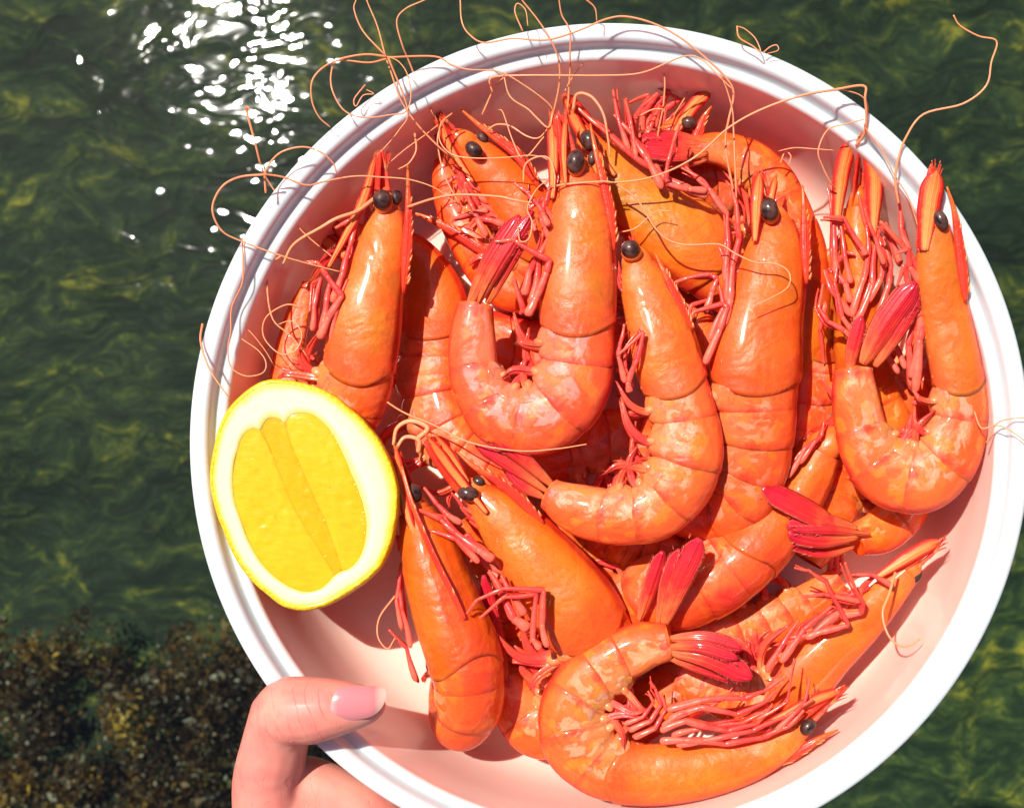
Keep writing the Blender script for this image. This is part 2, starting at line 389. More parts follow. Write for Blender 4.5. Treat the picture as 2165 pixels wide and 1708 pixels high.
# lighter, greener bottom to the right-hand side
sx = n.nodes.new('ShaderNodeSeparateXYZ'); n.links.new(geo.outputs['Position'], sx.inputs[0])
lg = mth(n, 'ADD', mth(n, 'MULTIPLY', sx.outputs[0], 0.9), mth(n, 'MULTIPLY', sx.outputs[1], -0.9))
lf = ramp(n, mth(n, 'ADD', lg, mth(n, 'MULTIPLY', a1.outputs['Fac'], 0.4)), [(0.35, (0, 0, 0)), (0.85, (1, 1, 1))]).outputs[0]
c = mixc(n, mth(n, 'MULTIPLY', lf, 0.75), c, mixc(n, 1.0, c, (2.4, 2.2, 1.5), 'MULTIPLY'))
n.links.new(c, b.inputs['Base Color']); b.inputs['Roughness'].default_value = 0.9
bump(n, b, a2.outputs['Fac'], 0.8, 0.03)
bed = setting('sea_bed', sheet('sea_bed', -6, 6, -6, 6, 200, 200, bedz), m)

m = bpy.data.materials.new('sea_water'); m.use_nodes = True; n = m.node_tree; n.nodes.clear()
o = n.nodes.new('ShaderNodeOutputMaterial')
tr = nd(n, 'ShaderNodeBsdfTransparent'); tr.inputs['Color'].default_value = (0.76, 0.83, 0.70, 1)
gl = nd(n, 'ShaderNodeBsdfGlossy'); gl.inputs['Roughness'].default_value = 0.032; gl.inputs['Color'].default_value = (1, 1, 1, 1)
fr = nd(n, 'ShaderNodeFresnel'); fr.inputs['IOR'].default_value = 1.34
mx = n.nodes.new('ShaderNodeMixShader')
n.links.new(fr.outputs[0], mx.inputs[0]); n.links.new(tr.outputs[0], mx.inputs[1]); n.links.new(gl.outputs[0], mx.inputs[2])
n.links.new(mx.outputs[0], o.inputs['Surface'])
geo = n.nodes.new('ShaderNodeNewGeometry')
mp = nd(n, 'ShaderNodeMapping'); mp.inputs['Rotation'].default_value = (0, 0, math.radians(-20)); mp.inputs['Scale'].default_value = (1, 2.0, 1)
n.links.new(geo.outputs['Position'], mp.inputs['Vector'])
mp.inputs['Location'].default_value = (3.37, 1.9, 0)
w1 = nz(n, 12, 2.0, 0.42, mp.outputs[0], 0.8)
bp = nd(n, 'ShaderNodeBump'); bp.inputs['Strength'].default_value = 1.0; bp.inputs['Distance'].default_value = 0.0028
n.links.new(w1.outputs['Fac'], bp.inputs['Height'])
for t in (gl, fr): n.links.new(bp.outputs[0], t.inputs['Normal'])
def wavez(x, y):
    c_, s_ = math.cos(-0.35), math.sin(-0.35); X = x * c_ - y * s_; Y = x * s_ + y * c_
    return 0.0022 * noise.noise(Vector((X * 4, Y * 7, 0))) + 0.0003 * noise.noise(Vector((X * 14, Y * 26, 5)))
water = setting('water', sheet('water', -6, 6, -6, 6, 320, 320, wavez), m)

# brown weed clumps growing up from the ledge, lower left
def weed():
    rnd = random.Random(11); v = []; f = []; at = []
    for _ in range(15000):
        x = rnd.uniform(-1.35, -0.42); y = rnd.uniform(-0.72, -0.16)
        cl = noise.noise(Vector((x * 11, y * 11, 2))); big = noise.noise(Vector((x * 4, y * 4, 7)))
        if cl + 0.6 * big < -0.22: continue
        edge = -0.235 + 0.05 * noise.noise(Vector((x * 9, 4, 1))) + 0.03 * noise.noise(Vector((x * 30, 4, 1)))
        if y > edge + rnd.gauss(0, .035): continue
        top = -0.10 + 0.09 * cl + rnd.gauss(0, .012)
        sz = rnd.uniform(0.0025, 0.006) * (2.1 if rnd.random() < .12 else 1); shade = min(1, max(0, 0.26 + 0.75 * cl + rnd.gauss(0, .16)))
        for _k in range(4):
            c0 = Vector((x + rnd.gauss(0, .010), y + rnd.gauss(0, .010), top + rnd.gauss(0, .014)))
            d1 = Vector((rnd.gauss(0, 1), rnd.gauss(0, 1), rnd.gauss(0, .9))).normalized(); d2 = d1.cross(Vector((rnd.gauss(0, .8), rnd.gauss(0, .8), 1))).normalized()
            o_ = len(v)
            v += [c0 - d1 * sz, c0 - d2 * sz * .5 + d1 * sz * 0.1, c0 + d1 * sz * 1.2, c0 + d2 * sz * .6]
            f.append((o_, o_ + 1, o_ + 2, o_ + 3)); at += [shade] * 4
    me = bpy.data.meshes.new('brown_seaweed'); me.from_pydata([tuple(q) for q in v], [], f)
    ca = me.attributes.new('sh', 'FLOAT', 'POINT'); ca.data.foreach_set('value', at)
    return me
m, n, b, o = mat('brown_seaweed')
at = nd(n, 'ShaderNodeAttribute', attribute_name='sh')
n.links.new(ramp(n, at.outputs['Fac'], [(0, (0.012, 0.005, 0.003)), (0.40, (0.045, 0.020, 0.007)), (0.7, (0.13, 0.065, 0.014)), (1, (0.50, 0.32, 0.055))]).outputs[0], b.inputs['Base Color'])
b.inputs['Roughness'].default_value = 0.45
wd = setting('brown_seaweed', weed(), m, 'stuff')

# ------------------------------------------------------------------ bowl
BC = U(1289, 937, 0)
def lathe(profile, name, material, root, nc=256, tint=None):
    mb = MB(); vs = []; at = []
    for (r, h, t) in profile:
        for j in range(nc):
            a = 2 * math.pi * j / nc
            vs.append(BC + np.array([r * math.cos(a), r * math.sin(a), h])); at.append((t, 0, 0))
    mb.add(vs, grid_faces(len(profile), nc), at)
    return put(mb, name, material, root)
bowl = thing('bowl', BC + np.array([0, 0, -372]), 'large round white plastic bowl full of prawns, held over the sea', 'bowl')
def prof(pts, sub):
    return [tuple(x) for x in crom(pts, sub)]
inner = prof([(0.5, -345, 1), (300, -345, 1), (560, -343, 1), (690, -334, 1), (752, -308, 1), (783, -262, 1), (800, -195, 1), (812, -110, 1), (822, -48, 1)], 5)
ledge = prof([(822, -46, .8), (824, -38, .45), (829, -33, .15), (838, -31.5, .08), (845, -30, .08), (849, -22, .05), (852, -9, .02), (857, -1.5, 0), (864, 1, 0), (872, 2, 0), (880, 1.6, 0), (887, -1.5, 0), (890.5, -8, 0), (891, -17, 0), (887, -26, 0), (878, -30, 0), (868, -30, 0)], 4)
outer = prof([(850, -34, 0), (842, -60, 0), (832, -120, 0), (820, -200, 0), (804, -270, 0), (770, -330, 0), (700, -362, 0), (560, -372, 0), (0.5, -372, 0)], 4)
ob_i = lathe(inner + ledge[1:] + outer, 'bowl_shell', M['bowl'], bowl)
ob_r = lathe(prof([(866, -31.5, 0), (860, -36, 0), (853, -37, 0), (849, -42, 0)], 3), 'rim_underside_bead', M['bowl'], bowl)

# ------------------------------------------------------------------ prawn builder
RND = random.Random(5)
class Prawn:
    def __init__(s, spec):
        s.k = spec; ctl = spec['path']; A = []
        rolls = spec.get('roll', 0)
        for i, c in enumerate(ctl):
            x, y, h, wd = c[:4]; rl = c[4] if len(c) > 4 else (rolls if not isinstance(rolls, (tuple, list)) else rolls[0] + (rolls[1] - rolls[0]) * i / (len(ctl) - 1))
            kk = (HC - h) / HC
            A.append(list(U(x, y, h)) + [wd * kk, rl])
        n = 16; C = crom(A, n); L = arclen(C); s.len = L[-1]
        s.cidx = L[min(len(C) - 1, int(spec['cara'] * n))]
        q = np.linspace(0, s.len, 260)
        s.q = q; s.C = np.stack([np.interp(q, L, C[:, i]) for i in range(5)], 1)
        T = np.gradient(s.C[:, :3], axis=0)
        ker = np.ones(9) / 9
        T = np.stack([np.convolve(np.pad(T[:, i], 4, mode='edge'), ker, 'valid') for i in range(3)], 1)
        s.T = np.array([unit(t) for t in T])
        sd = spec.get('side', 1); s.D = []; s.Lt = []
        for i in range(len(q)):
            t = s.T[i]; N = unit(np.cross(K, t)); up = unit(K - t * np.dot(K, t)); r = math.radians(s.C[i, 4])
            d = unit(math.cos(r) * sd * N + math.sin(r) * up); s.D.append(d); s.Lt.append(np.cross(t, d))
        s.D = np.array(s.D); s.Lt = np.array(s.Lt)
        # lateral vector must face the camera side
        base = s.C[len(q) // 2, :3]
        s.root = thing('prawn', (base[0], base[1], base[2] - 50), spec['label'], 'prawn', 'cooked prawns heaped in the bowl')
        s.flat = spec.get('flat', 0.66)
        s.front = spec.get('face', True)
    def fr(s, d):
        i = np.interp(d, s.q, np.arange(len(s.q))); a = int(min(max(i, 0), len(s.q) - 2)); t = i - a
        g = lambda X: X[a] * (1 - t) + X[a + 1] * t
        c = g(s.C); P = c[:3]; 
        if d < 0: P = P + s.T[0] * d
        if d > s.len: P = P + s.T[-1] * (d - s.len)
        return P, unit(g(s.T)), unit(g(s.D)), unit(g(s.Lt)), c[3]
    def shellsec(s, d, a, scale=1.0, vent=1.0, groove=0.0, keel=0.0):
        P, T, D, Lt, wd = s.fr(d)
        ca, sa = math.cos(a), math.sin(a)
        rD = wd * (vent if ca < 0 else 1.0)
        e = 0.88
        x = rD * abs(ca) ** e * (1 if ca > 0 else -1); y = wd * s.flat * abs(sa) ** e * (1 if sa > 0 else -1)
        if ca > 0: y *= (1 - 0.16 * ca ** 3); x *= 1 + keel * math.exp(-(sa / 0.16) ** 2)
        k = scale
        if groove: k *= 1 - groove * (math.exp(-((abs(sa) - 0.26) / 0.055) ** 2) if ca > 0 else 0)
        return P + D * x * k + Lt * y * k, (ca + 1) / 2
    def build(s):
        k = s.k; root = s.root; nc = 44
        c1 = s.cidx; R = k.get('ros', None)
        # carapace
        mb = MB(); nr = 44; vs = []; at = []
        for i in range(nr + 2):
            u = min(i, nr) / nr
            for j in range(nc):
                a = 2 * math.pi * j / nc
                d = u * c1 + (u ** 3) * 34 * (math.sin(a) ** 2) - (1 - u) ** 3 * 14 * abs(math.sin(a)) ** 0.7 * 0
                sca = 1.0 + 0.035 * u ** 6 + 0.012 * math.sin(u * 9 + j * 0.0)
                # cervical furrow behind the head
                fur = 0.045 * math.exp(-((u - 0.34 - 0.16 * math.cos(a)) / 0.025) ** 2) * max(0, math.sin(a) * math.sin(a))
                sca -= fur
                vent = 0.94 + 0.06 * math.sin(math.pi * u)
                gr = 0.045 if 0.05 < u < 0.93 else 0.0
                if i > nr: sca *= 0.93; d -= 1.5
                p, g = s.shellsec(d, a, sca, vent, gr, 0.05 * (1 - u))
                vs.append(p); at.append((u if u < 0.97 else 0.9, min(g, k.get('gmax', 1)), 0))
        fs = grid_faces(nr + 2, nc)
        mb.add(vs, fs, at); put(mb, 'carapace', M['carapace'], root)
        # abdomen plates
        seg = [0.145, 0.175, 0.165, 0.145, 0.14, 0.23]; tot = s.len - c1
        d0 = c1
        if tot > 60:
            for si in range(6):
                dl = seg[si] * tot; mb = MB(); vs = []; at = []; nr = 13
                lift = 1.018 if si != 1 else 1.04
                for i in range(nr + 2):
                    u = min(i, nr) / nr
                    for j in range(nc):
                        a = 2 * math.pi * j / nc; ca, sa = math.cos(a), math.sin(a)
                        low = max(0, -ca)
                        d = d0 - 7 + u * (dl + 12) + (u - 0.5) * 2 * (-7) * (low if si < 5 else 0) + 5 * u * sa * sa
                        sca = (0.968 + 0.034 * u ** 0.6) * (1.0 if i <= nr else 0.95) * (1 + 0.02 * math.sin(math.pi * u))
                        if si == 1: sca += 0.02
                        vent = 0.93 + 0.17 * math.sin(math.pi * min(1, max(0, u))) ** 0.7 if si < 5 else 0.92
                        p, g = s.shellsec(d, a, sca, vent)
                        vs.append(p); at.append((u if i <= nr else 1.0, min(g, k.get('gmax', 1)), si / 6))
                if si == 5:
                    pass
                mb.add(vs, grid_faces(nr + 2, nc), at)
                # close the last plate
                if si == 5:
                    o_ = len(mb.v) - nc
                    P, T, D, Lt, wd = s.fr(s.len); mb.v.append(tuple(P + T * wd * 0.35)); mb.a.append((1, .5, 0)); z = len(mb.v) - 1
                    for j in range(nc): mb.f.append((o_ + j, o_ + (j + 1) % nc, z))
                if si < 5:                       # rounded side lobe hanging over the limb bases
                    Pq, Tq, Dq, Lqq, wq = s.fr(d0 + dl * .52); rq = random.Random(si * 13 + int(abs(Pq[0])))
                    for sgn in (1, -1):
                        Ls = Lqq * sgn; nn_ = unit(-Dq * .58 + Ls * .82); tt_ = unit(np.cross(Tq, nn_))
                        c_ = Pq - Dq * wq * .74 + Ls * wq * s.flat * .62
                        o_ = len(mb.v); ax_ = (unit(Tq + tt_ * rq.uniform(-.15, .15)) * dl * .47, tt_ * wq * .34, nn_ * wq * .085)
                        ellipsoid(mb, c_, ax_, 20, 12)
                        for z in range(o_, len(mb.v)):
                            v_ = np.array(mb.v[z]) - c_; mb.a[z] = (0.5 + 0.45 * float(np.dot(v_, Tq)) / dl, 0.16 + 0.25 * max(0, float(np.dot(v_, Dq)) / (wq * .4)), si / 6 + .05)
                put(mb, 'abdomen_plate', M['abdomen'], root)
                d0 += dl
        # head
        P0, T0, D0, L0, w0 = s.fr(0)
        camside = 1 if L0[2] > 0 else -1
        Lc = L0 * camside
        if s.front:
            tip = U(*k['tip']) if 'tip' in k else P0 - T0 * w0 * 2.6
            F = unit(tip - P0); fl = np.linalg.norm(tip - P0)
            mb = MB(); vs = []; at = []; nr = 9
            for i in range(nr):
                u = i / (nr - 1); sc_ = math.cos(u * math.pi / 2 * 0.97) ** 0.7
                for j in range(24):
                    a = 2 * math.pi * j / 24
                    vs.append(P0 + T0 * 4 + F * u * w0 * 1.5 + (D0 * math.cos(a) * w0 * 0.90 + L0 * math.sin(a) * w0 * s.flat * 0.86) * sc_)
                    at.append((u, j / 24, 0))
            mb.add(vs, grid_faces(nr, 24), at); put(mb, 'face', M['face'], root)
            rn = random.Random(int(P0[0] * 7 + P0[1]))
            # antennular stalks and antennal scales
            for q, (dd, ll, ln, rr) in enumerate([(0.35, 0.35, 0.72, 0.23), (0.30, -0.25, 0.78, 0.20)]):
                mb = MB(); a0 = P0 + D0 * w0 * dd * 0.4 + Lc * w0 * ll * s.flat; e = P0 + F * fl * ln + D0 * w0 * dd * 0.3 + Lc * w0 * ll * .5
                limb(mb, [a0, a0 * .62 + e * .38, a0 * .32 + e * .68, e], w0 * rr, w0 * rr * 0.5, 8)
                for t in range(4):
                    dv = unit(F + D0 * rn.uniform(-.45, .45) + Lc * rn.uniform(-.1, .4)); 
                    tube(mb, [e - F * 6, e + dv * fl * 0.12, e + dv * fl * rn.uniform(.18, .34) + K * 3], [w0 * .09, w0 * .06, .6], 6, 2)
                put(mb, 'antennule', M['rostrum' if q else 'leg_orange'], root)
            if k.get('scales', True):
                for q, (dd, ll, ln) in enumerate([(-0.60, 0.55, 1.0), (-0.35, -0.5, 1.05)]):
                    mb = MB(); a0 = P0 + T0 * w0 * .5 + D0 * w0 * dd + Lc * w0 * ll * s.flat; e = P0 + F * fl * ln + D0 * w0 * dd * 0.45 + Lc * w0 * ll * .2
                    md = (a0 + e) / 2 - D0 * w0 * .1
                    blade(mb, [a0, a0 * .7 + md * .3, md, e * .75 + md * .25, e], [w0 * .18, w0 * .26, w0 * .30, w0 * .22, 2], unit(Lc + D0 * -0.25), 3.0, 4, 0.6)
                    put(mb, 'antennal_scale', M['rostrum'], root)
            # mouth limbs folded forward beneath the head
            for q in range(3):
                mb = MB(); a0 = P0 + T0 * w0 * (0.9 + .5 * q) - D0 * w0 * 0.8 + Lc * w0 * .2
                e = P0 + F * fl * (0.30 - .22 * q) - D0 * w0 * (1.0 + .15 * q) + Lc * w0 * (.30 + .1 * q)
                limb(mb, [a0, a0 * .5 + e * .5 - D0 * w0 * .22, e], w0 * .15, w0 * .08, 7); put(mb, 'mouth_limb', M['leg'], root)
        # rostrum: red saw-toothed blade
        if R:
            pts = [U(*p) for p in R]; L_ = arclen(np.array(pts))
            ws = [2.0 + 10.5 * min(1, 1.7 * (l / L_[-1])) for l in L_]; ws[-1] = 4
            D_ = D0; side = unit(D0)
            mb = MB(); 
            nrm = unit(L0 + D0 * 0.0)
            blade(mb, pts, ws, Lc, 4.0, 6, 0.5); ro = put(mb, 'rostrum', M['rostrum'], root)
            C = crom(pts, 10); LL = arclen(C); nt_ = k.get('teeth', 9)
            dn = k.get('tdir', None)
            mb = MB()
            for t in range(nt_):
                dd = LL[-1] * (0.26 + 0.70 * t / nt_); i = min(len(C) - 2, int(np.searchsorted(LL, dd)))
                p = C[i]; tg = unit(C[i + 1] - C[i]); dv = unit(D0 - tg * np.dot(D0, tg))
                ww = 2.0 + 10.5 * min(1, 1.7 * dd / LL[-1]); sz = 6.5 + 2.5 * math.sin(t * 2.1)
                b0 = p + dv * ww * 0.55
                tube(mb, [b0 + tg * 7, b0 + dv * sz * .35, b0 - tg * sz * 1.1 + dv * sz * .72], [3.6, 2.6, 0.4], 6, 2, smooth=False)
            put(mb, 'rostrum_teeth', M['tooth'], root)
        # eyes
        for e in k.get('eyes', []):
            x, y, h, r = e[:4]; ang = math.radians(e[4] if len(e) > 4 else 90); el = e[5] if len(e) > 5 else 1.25
            c = U(x, y, h); a1_ = np.array([math.cos(ang), math.sin(ang), 0]) * r * el; a2_ = np.array([-math.sin(ang), math.cos(ang), 0]) * r
            mb = MB(); ellipsoid(mb, c, (a1_, a2_, K * r)); put(mb, 'eye', M['eye'], root)
            mb = MB(); st = c * 0.5 + (P0 + T0 * 6) * 0.5; sd_ = unit(st - c + np.array([0, 0, -r * .8]))
            ellipsoid(mb, c + sd_ * r * 0.62, (unit(a1_) * r * 1.12 * min(1.2, el), unit(a2_) * r * 1.02, K * r * 0.85)); put(mb, 'eye_socket', M['face'], root)
        for pl in k.get('plates', []):
            pts = [U(*p) for p in pl[0]]; W = pl[1]; C = crom(pts, 5); ws = W * np.interp(np.linspace(0, 1, len(C)), [0, .06, .25, .6, 1], [.18, .6, 1, .95, .45])
            mb = MB(); blade(mb, C, ws, unit(K + Lc * .3), 3.0, 3, 0.6, cup=-0.15)
            rn2 = random.Random(int(W * 100))
            for _ in range(7):                       # frayed bristly tip
                p = C[0] + np.array([rn2.uniform(-1, 1), rn2.uniform(-1, 1), 0]) * W * .3; dv = unit(C[0] - C[3] + np.array([rn2.uniform(-1, 1), rn2.uniform(-1, 1), rn2.uniform(-.5, 1)]) * W * .5)
                tube(mb, [p - dv * 4, p + dv * rn2.uniform(6, 16)], [1.5, .4], 4, 2)
            put(mb, 'antennal_scale', M['scale'], root)
        # tail fan
        for t in k.get('fan', []):
            pts = [U(*p[:3]) for p in t[0]]; W = t[1] * 1.18
            if len(pts) == 2: pts = [pts[0], pts[0] * .5 + pts[1] * .5 + K * 4, pts[1]]
            C = crom(pts, 4); qn = len(C); ws = [W * x for x in np.interp(np.linspace(0, 1, qn), [0, .15, .45, .7, .88, .96, 1.0], [.30, .60, .92, 1.0, .86, .62, .22])]
            P1, T1, D1, L1, w1_ = s.fr(s.len)
            Ln = L1 * (1 if L1[2] > 0 else -1)
            nm = unit(K * 1.0 + Ln * 0.3 + np.array([RND.uniform(-.3, .3), RND.uniform(-.3, .3), 0]))
            mb = MB(); blade(mb, C, ws, nm, 1.9, 3, 1.3, cup=-0.30)
            rn3 = random.Random(int(abs(C[0][0]))); Tt = np.gradient(C, axis=0)
            for _ in range(30):
                q_ = rn3.uniform(.62, 1.0) * (qn - 1); ia = int(min(q_, qn - 2)); tt = unit(Tt[ia]); sdv = unit(np.cross(tt, K)) * rn3.choice((-1, 1))
                p = C[ia] * (1 - q_ + ia) + C[ia + 1] * (q_ - ia) + sdv * ws[ia] * .86; dv = unit(tt * 1.2 + sdv * .8 + K * rn3.uniform(-.2, .3)); q = p + dv * rn3.uniform(6, 13)
                w_ = np.cross(dv, K) * 1.0; mb.add([p - w_, p + w_, p + K * 1.2, q], [(0, 1, 3), (1, 2, 3), (2, 0, 3)], [(.5, 0.02, 0)] * 4)
            put(mb, 'telson' if (len(t) > 2) else 'tail_blade', M['tail'], root)
        # legs traced, then folded ones
        for lg in k.get('legs', []):
            r = 8.5; pts = lg
            if isinstance(lg, tuple): pts, r = lg
            h0 = k['legh']
            pp = [U(p[0], p[1], (p[2] if len(p) > 2 else h0 + 5 * math.sin(i * 1.7))) for i, p in enumerate(pts)]
            mb = MB(); limb(mb, pp, r * 1.0, r * 0.46); put(mb, 'leg', M['leg'], root)
            rq = random.Random(int(abs(pp[0][0]) + abs(pp[0][1]))); of = [np.array([rq.uniform(-11, 11), rq.uniform(-11, 11), -15 - 5 * rq.random()]) * (0.5 + .5 * i_ / len(pp)) for i_ in range(len(pp))]
            mb = MB(); limb(mb, [p_ + o_ for p_, o_ in zip(pp, of)], r * 0.72, r * 0.26); put(mb, 'leg', M['leg_red'], root)
        rn = random.Random(int(abs(P0[0]) * 3 + 1))
        for q in range(k.get('autolegs', 5)):
            fr_ = 0.34 + 0.12 * q; P, T, D, Lt, wd = s.fr(c1 * fr_); Lq = Lt * (1 if Lt[2] > 0 else -1)
            b0 = P - D * wd * 0.78 + Lq * wd * 0.12; l = 70 + 12 * q
            b1 = b0 - T * l * .55 - D * l * .32 + Lq * rn.uniform(0, 22); b2 = b1 - T * l * .55 + D * l * rn.uniform(-.1, .2) + Lq * 6
            b3 = b2 + T * l * rn.uniform(-.1, .5) - D * l * rn.uniform(.1, .5)
            mb = MB(); limb(mb, [b0, b1, b2, b3], 9.5, 4.0, 8); put(mb, 'leg', M['leg'], root)
        mb = MB()                                    # pale fleshy limb bases
        for q in range(5):
            P, T, D, Lt, wd = s.fr(c1 * (.42 + .13 * q)); Lq = Lt * (1 if Lt[2] > 0 else -1)
            c_ = P - D * wd * .80 + Lq * wd * .12; ellipsoid(mb, c_, (T * wd * .13, D * wd * .20, Lq * wd * .16), 12, 8, (rn.random() * .3, .5, 0))
        if tot > 60:
            d0 = c1
            for si in range(5):
                dl = seg[si] * tot; P, T, D, Lt, wd = s.fr(d0 + dl * .5); Lq = Lt * (1 if Lt[2] > 0 else -1); d0 += dl
                c_ = P - D * wd * .94 + Lq * wd * .30; ellipsoid(mb, c_, (unit(T + D * .2) * wd * .15, D * wd * .22, Lq * wd * .18), 12, 8, (rn.random() * .3, .5, 0))
        put(mb, 'limb_bases', M['leg_orange'], root)
        # swimming legs under the abdomen
        if tot > 60:
            d0 = c1
            for si in range(min(5, k.get('swim', 5))):
                dl = seg[si] * tot; P, T, D, Lt, wd = s.fr(d0 + dl * .5); Lq = Lt * (1 if Lt[2] > 0 else -1); d0 += dl
                for z in (0, 1, 2):
                    b0 = P + T * rn.uniform(-.12, .12) * wd - D * wd * (0.74) + Lq * wd * s.flat * (.46 - .36 * z); l = wd * rn.uniform(.75, 1.1) * k.get('swimlen', 1)
                    fw = rn.uniform(-.5, .2)
                    b1 = b0 - D * l * .42 + T * l * .1; b2 = b1 - D * l * .55 + T * l * fw + Lq * 8; b3 = b2 - D * l * .25 + T * l * fw * 2
                    mb = MB(); blade(mb, [b0, b1, b2, b3], [wd * .11, wd * .13, wd * .11, 2], Lq + T * rn.uniform(-.6, .6), 5, 4, 0.7); 
                    for _ in range(9):
                        t_ = rn.random(); p = b2 * (1 - t_) + b3 * t_; dv = unit((b3 - b2) + T * rn.uniform(-1, 1) * l * .5); q = p + dv * rn.uniform(8, 18); w_ = np.cross(dv, K) * 1.0
                        mb.add([p - w_, p + w_, p + K, q], [(0, 1, 3), (1, 2, 3), (2, 0, 3)], [(.2, .5, 0)] * 4)
                    put(mb, 'swimming_leg', M['leg_orange' if z == 0 and si % 2 == 0 else 'leg'], root)
        for an in k.get('ant', []):
            pts, hs, r = an; hh = np.interp(np.linspace(0, 1, len(pts)), np.linspace(0, 1, len(hs)), hs)
            pp = [U(p[0], p[1], h) for p, h in zip(pts, hh)]; rr = np.linspace(r, r * 0.55, len(pp))
            mb = MB(); tube(mb, pp, rr, 6, 6); put(mb, 'antenna', M['antenna'], root)
        tn = k.get('tint'); rn = random.Random(len(PR) * 7 + 3)
        if tn is None: q = rn.uniform(-1, 1); tn = (1.0, 1.0 + .16 * q, 1.0 + .35 * rn.uniform(-1, 1))
        for ch in root.children: ch.color = (tn[0], tn[1], tn[2], 1)
        return s
PR = []
def prawn(**k): PR.append(Prawn(k).build())
# ---- lower layer, mostly hidden
prawn(label='deeply shaded prawn seen through the gap inside the curl of the centre prawn', side=1, cara=2,
      path=[(1000,1020,-270,45),(1090,990,-275,58),(1180,960,-280,62),(1270,930,-280,62),(1350,930,-280,58),(1400,1000,-280,50),(1360,1060,-280,34)],
      face=False, legh=-250, autolegs=3)
prawn(label='dark red buried prawn, seen left of the long lower right prawn', side=-1, cara=3,
      path=[(1130,1180,-270,48),(1210,1230,-280,60),(1320,1290,-285,64),(1450,1350,-285,64),(1560,1340,-285,60),(1680,1290,-285,50),(1770,1230,-285,32)],
      face=False, legh=-250, autolegs=3)
prawn(label='mostly hidden prawn between the tall smooth prawn and the upside-down leggy one', side=-1, cara=2, roll=30,
      path=[(1752,560,-215,32),(1735,640,-225,50),(1722,740,-235,60),(1715,830,-240,60),(1705,920,-250,56),(1690,1000,-260,46),(1650,1060,-270,34)],
      tip=(1775,500,-190), eyes=[(1728,594,-190,15,80,1.5)], ros=[(1722,520,-190),(1700,580,-190),(1690,640,-190)], legh=-190, autolegs=3)
prawn(label='shaded prawn behind the left-hand prawn, its red back ridge running down right', side=1, cara=3.6, roll=8,
      path=[(745,500,-210,26),(810,520,-215,42),(870,560,-220,62),(912,640,-225,76),(915,740,-230,76),(918,830,-225,72),(945,915,-215,70),(1000,970,-210,58),(1060,1010,-215,44),(1110,1035,-225,30)],
      plates=[(((655,482,-168),(700,520,-180),(760,560,-190)),16),(((700,465,-165),(730,500,-180),(770,530,-190)),13)], tip=(652,478,-170), eyes=[], ros=[(860,446,-165),(907,463,-160),(960,490,-158),(1020,528,-158),(1050,548,-165)], legh=-175, teeth=10,
      legs=[[(840,770,-210),(860,830,-200),(880,850,-195)]],
      ant=[([(790,830),(850,870),(916,898),(993,935),(1094,953),(1175,949),(1240,939)], [-120,-40,20], 2.2)])
prawn(label='upper left prawn with a toothed snout pointing at the top left rim', side=1, cara=4,
      path=[(990,312,-120,34),(1030,350,-130,46),(1075,398,-140,58),(1115,452,-150,66),(1140,520,-170,68),(1120,590,-200,64),(1070,590,-215,60),(1015,530,-215,54),(968,450,-215,44),(945,385,-205,32),(942,345,-200,24)],
      plates=[(((928,248,-80),(950,310,-88),(1000,385,-100)),10)], tip=(925,242,-80), eyes=[(1002,317,-78,16,-40,1.35),(1020,292,-110,12,-40)], ros=[(975,232,-90),(1010,262,-88),(1045,288,-88),(1087,319,-90),(1113,350,-95),(1140,397,-105)], teeth=12, legh=-85,
      fan=[(((943,350,-185),(935,300,-160),(925,255,-150)),13)],
      legs=[[(1068,476),(1034,465),(1008,460),(993,476)],[(1032,444),(998,450),(956,463)],[(1030,500),(1000,440),(985,400)]],
      ant=[([(1032,275),(1050,264),(1079,267),(1113,288),(1139,292),(1160,270)],[-70,-50],2.4),
           ([(970,430),(940,370),(925,300),(935,262),(956,240)],[-60,-50],2.0),
           ([(956,240),(933,261),(930,298),(956,327),(1008,335),(1074,333),(1126,329),(1160,340),(1172,370),(1172,395)],[-40,-20,-10],1.8),
           ([(960,335),(936,318),(888,270),(850,217),(828,157),(813,112),(798,56),(775,0),(765,-40)],[-60,20,60],2.3),
           ([(925,258),(888,187),(865,131),(850,94),(839,45),(858,19),(899,0),(930,-20)],[-60,30,60],2.2),
           ([(1020,242),(1045,187),(1064,165)],[-60,-30],2.4),
           ([(1040,193),(1040,165),(1111,160),(1194,160),(1282,160),(1359,154),(1441,121),(1480,124),(1518,160),(1546,187)],[-30,10,20],2.3),
           ([(930,262),(900,285),(840,330),(770,400),(740,470)],[-70,-120],1.7)])
prawn(label='prawn showing only its arched back and red tail at the top right', side=-1, cara=2.0,
      path=[(1640,830,-215,50),(1680,720,-215,66),(1690,620,-210,66),(1688,540,-200,60),(1664,462,-190,56),(1632,395,-180,54),(1586,345,-170,48),(1530,318,-160,37),(1480,314,-155,30)],
      face=False, legh=-150, autolegs=0, swim=3,
      fan=[(((1495,304,-138),(1430,292,-128),(1350,297,-120)),20),(((1495,322,-132),(1430,318,-118),(1362,312,-110)),23),(((1495,336,-140),(1440,340,-132),(1375,330,-128)),15)])
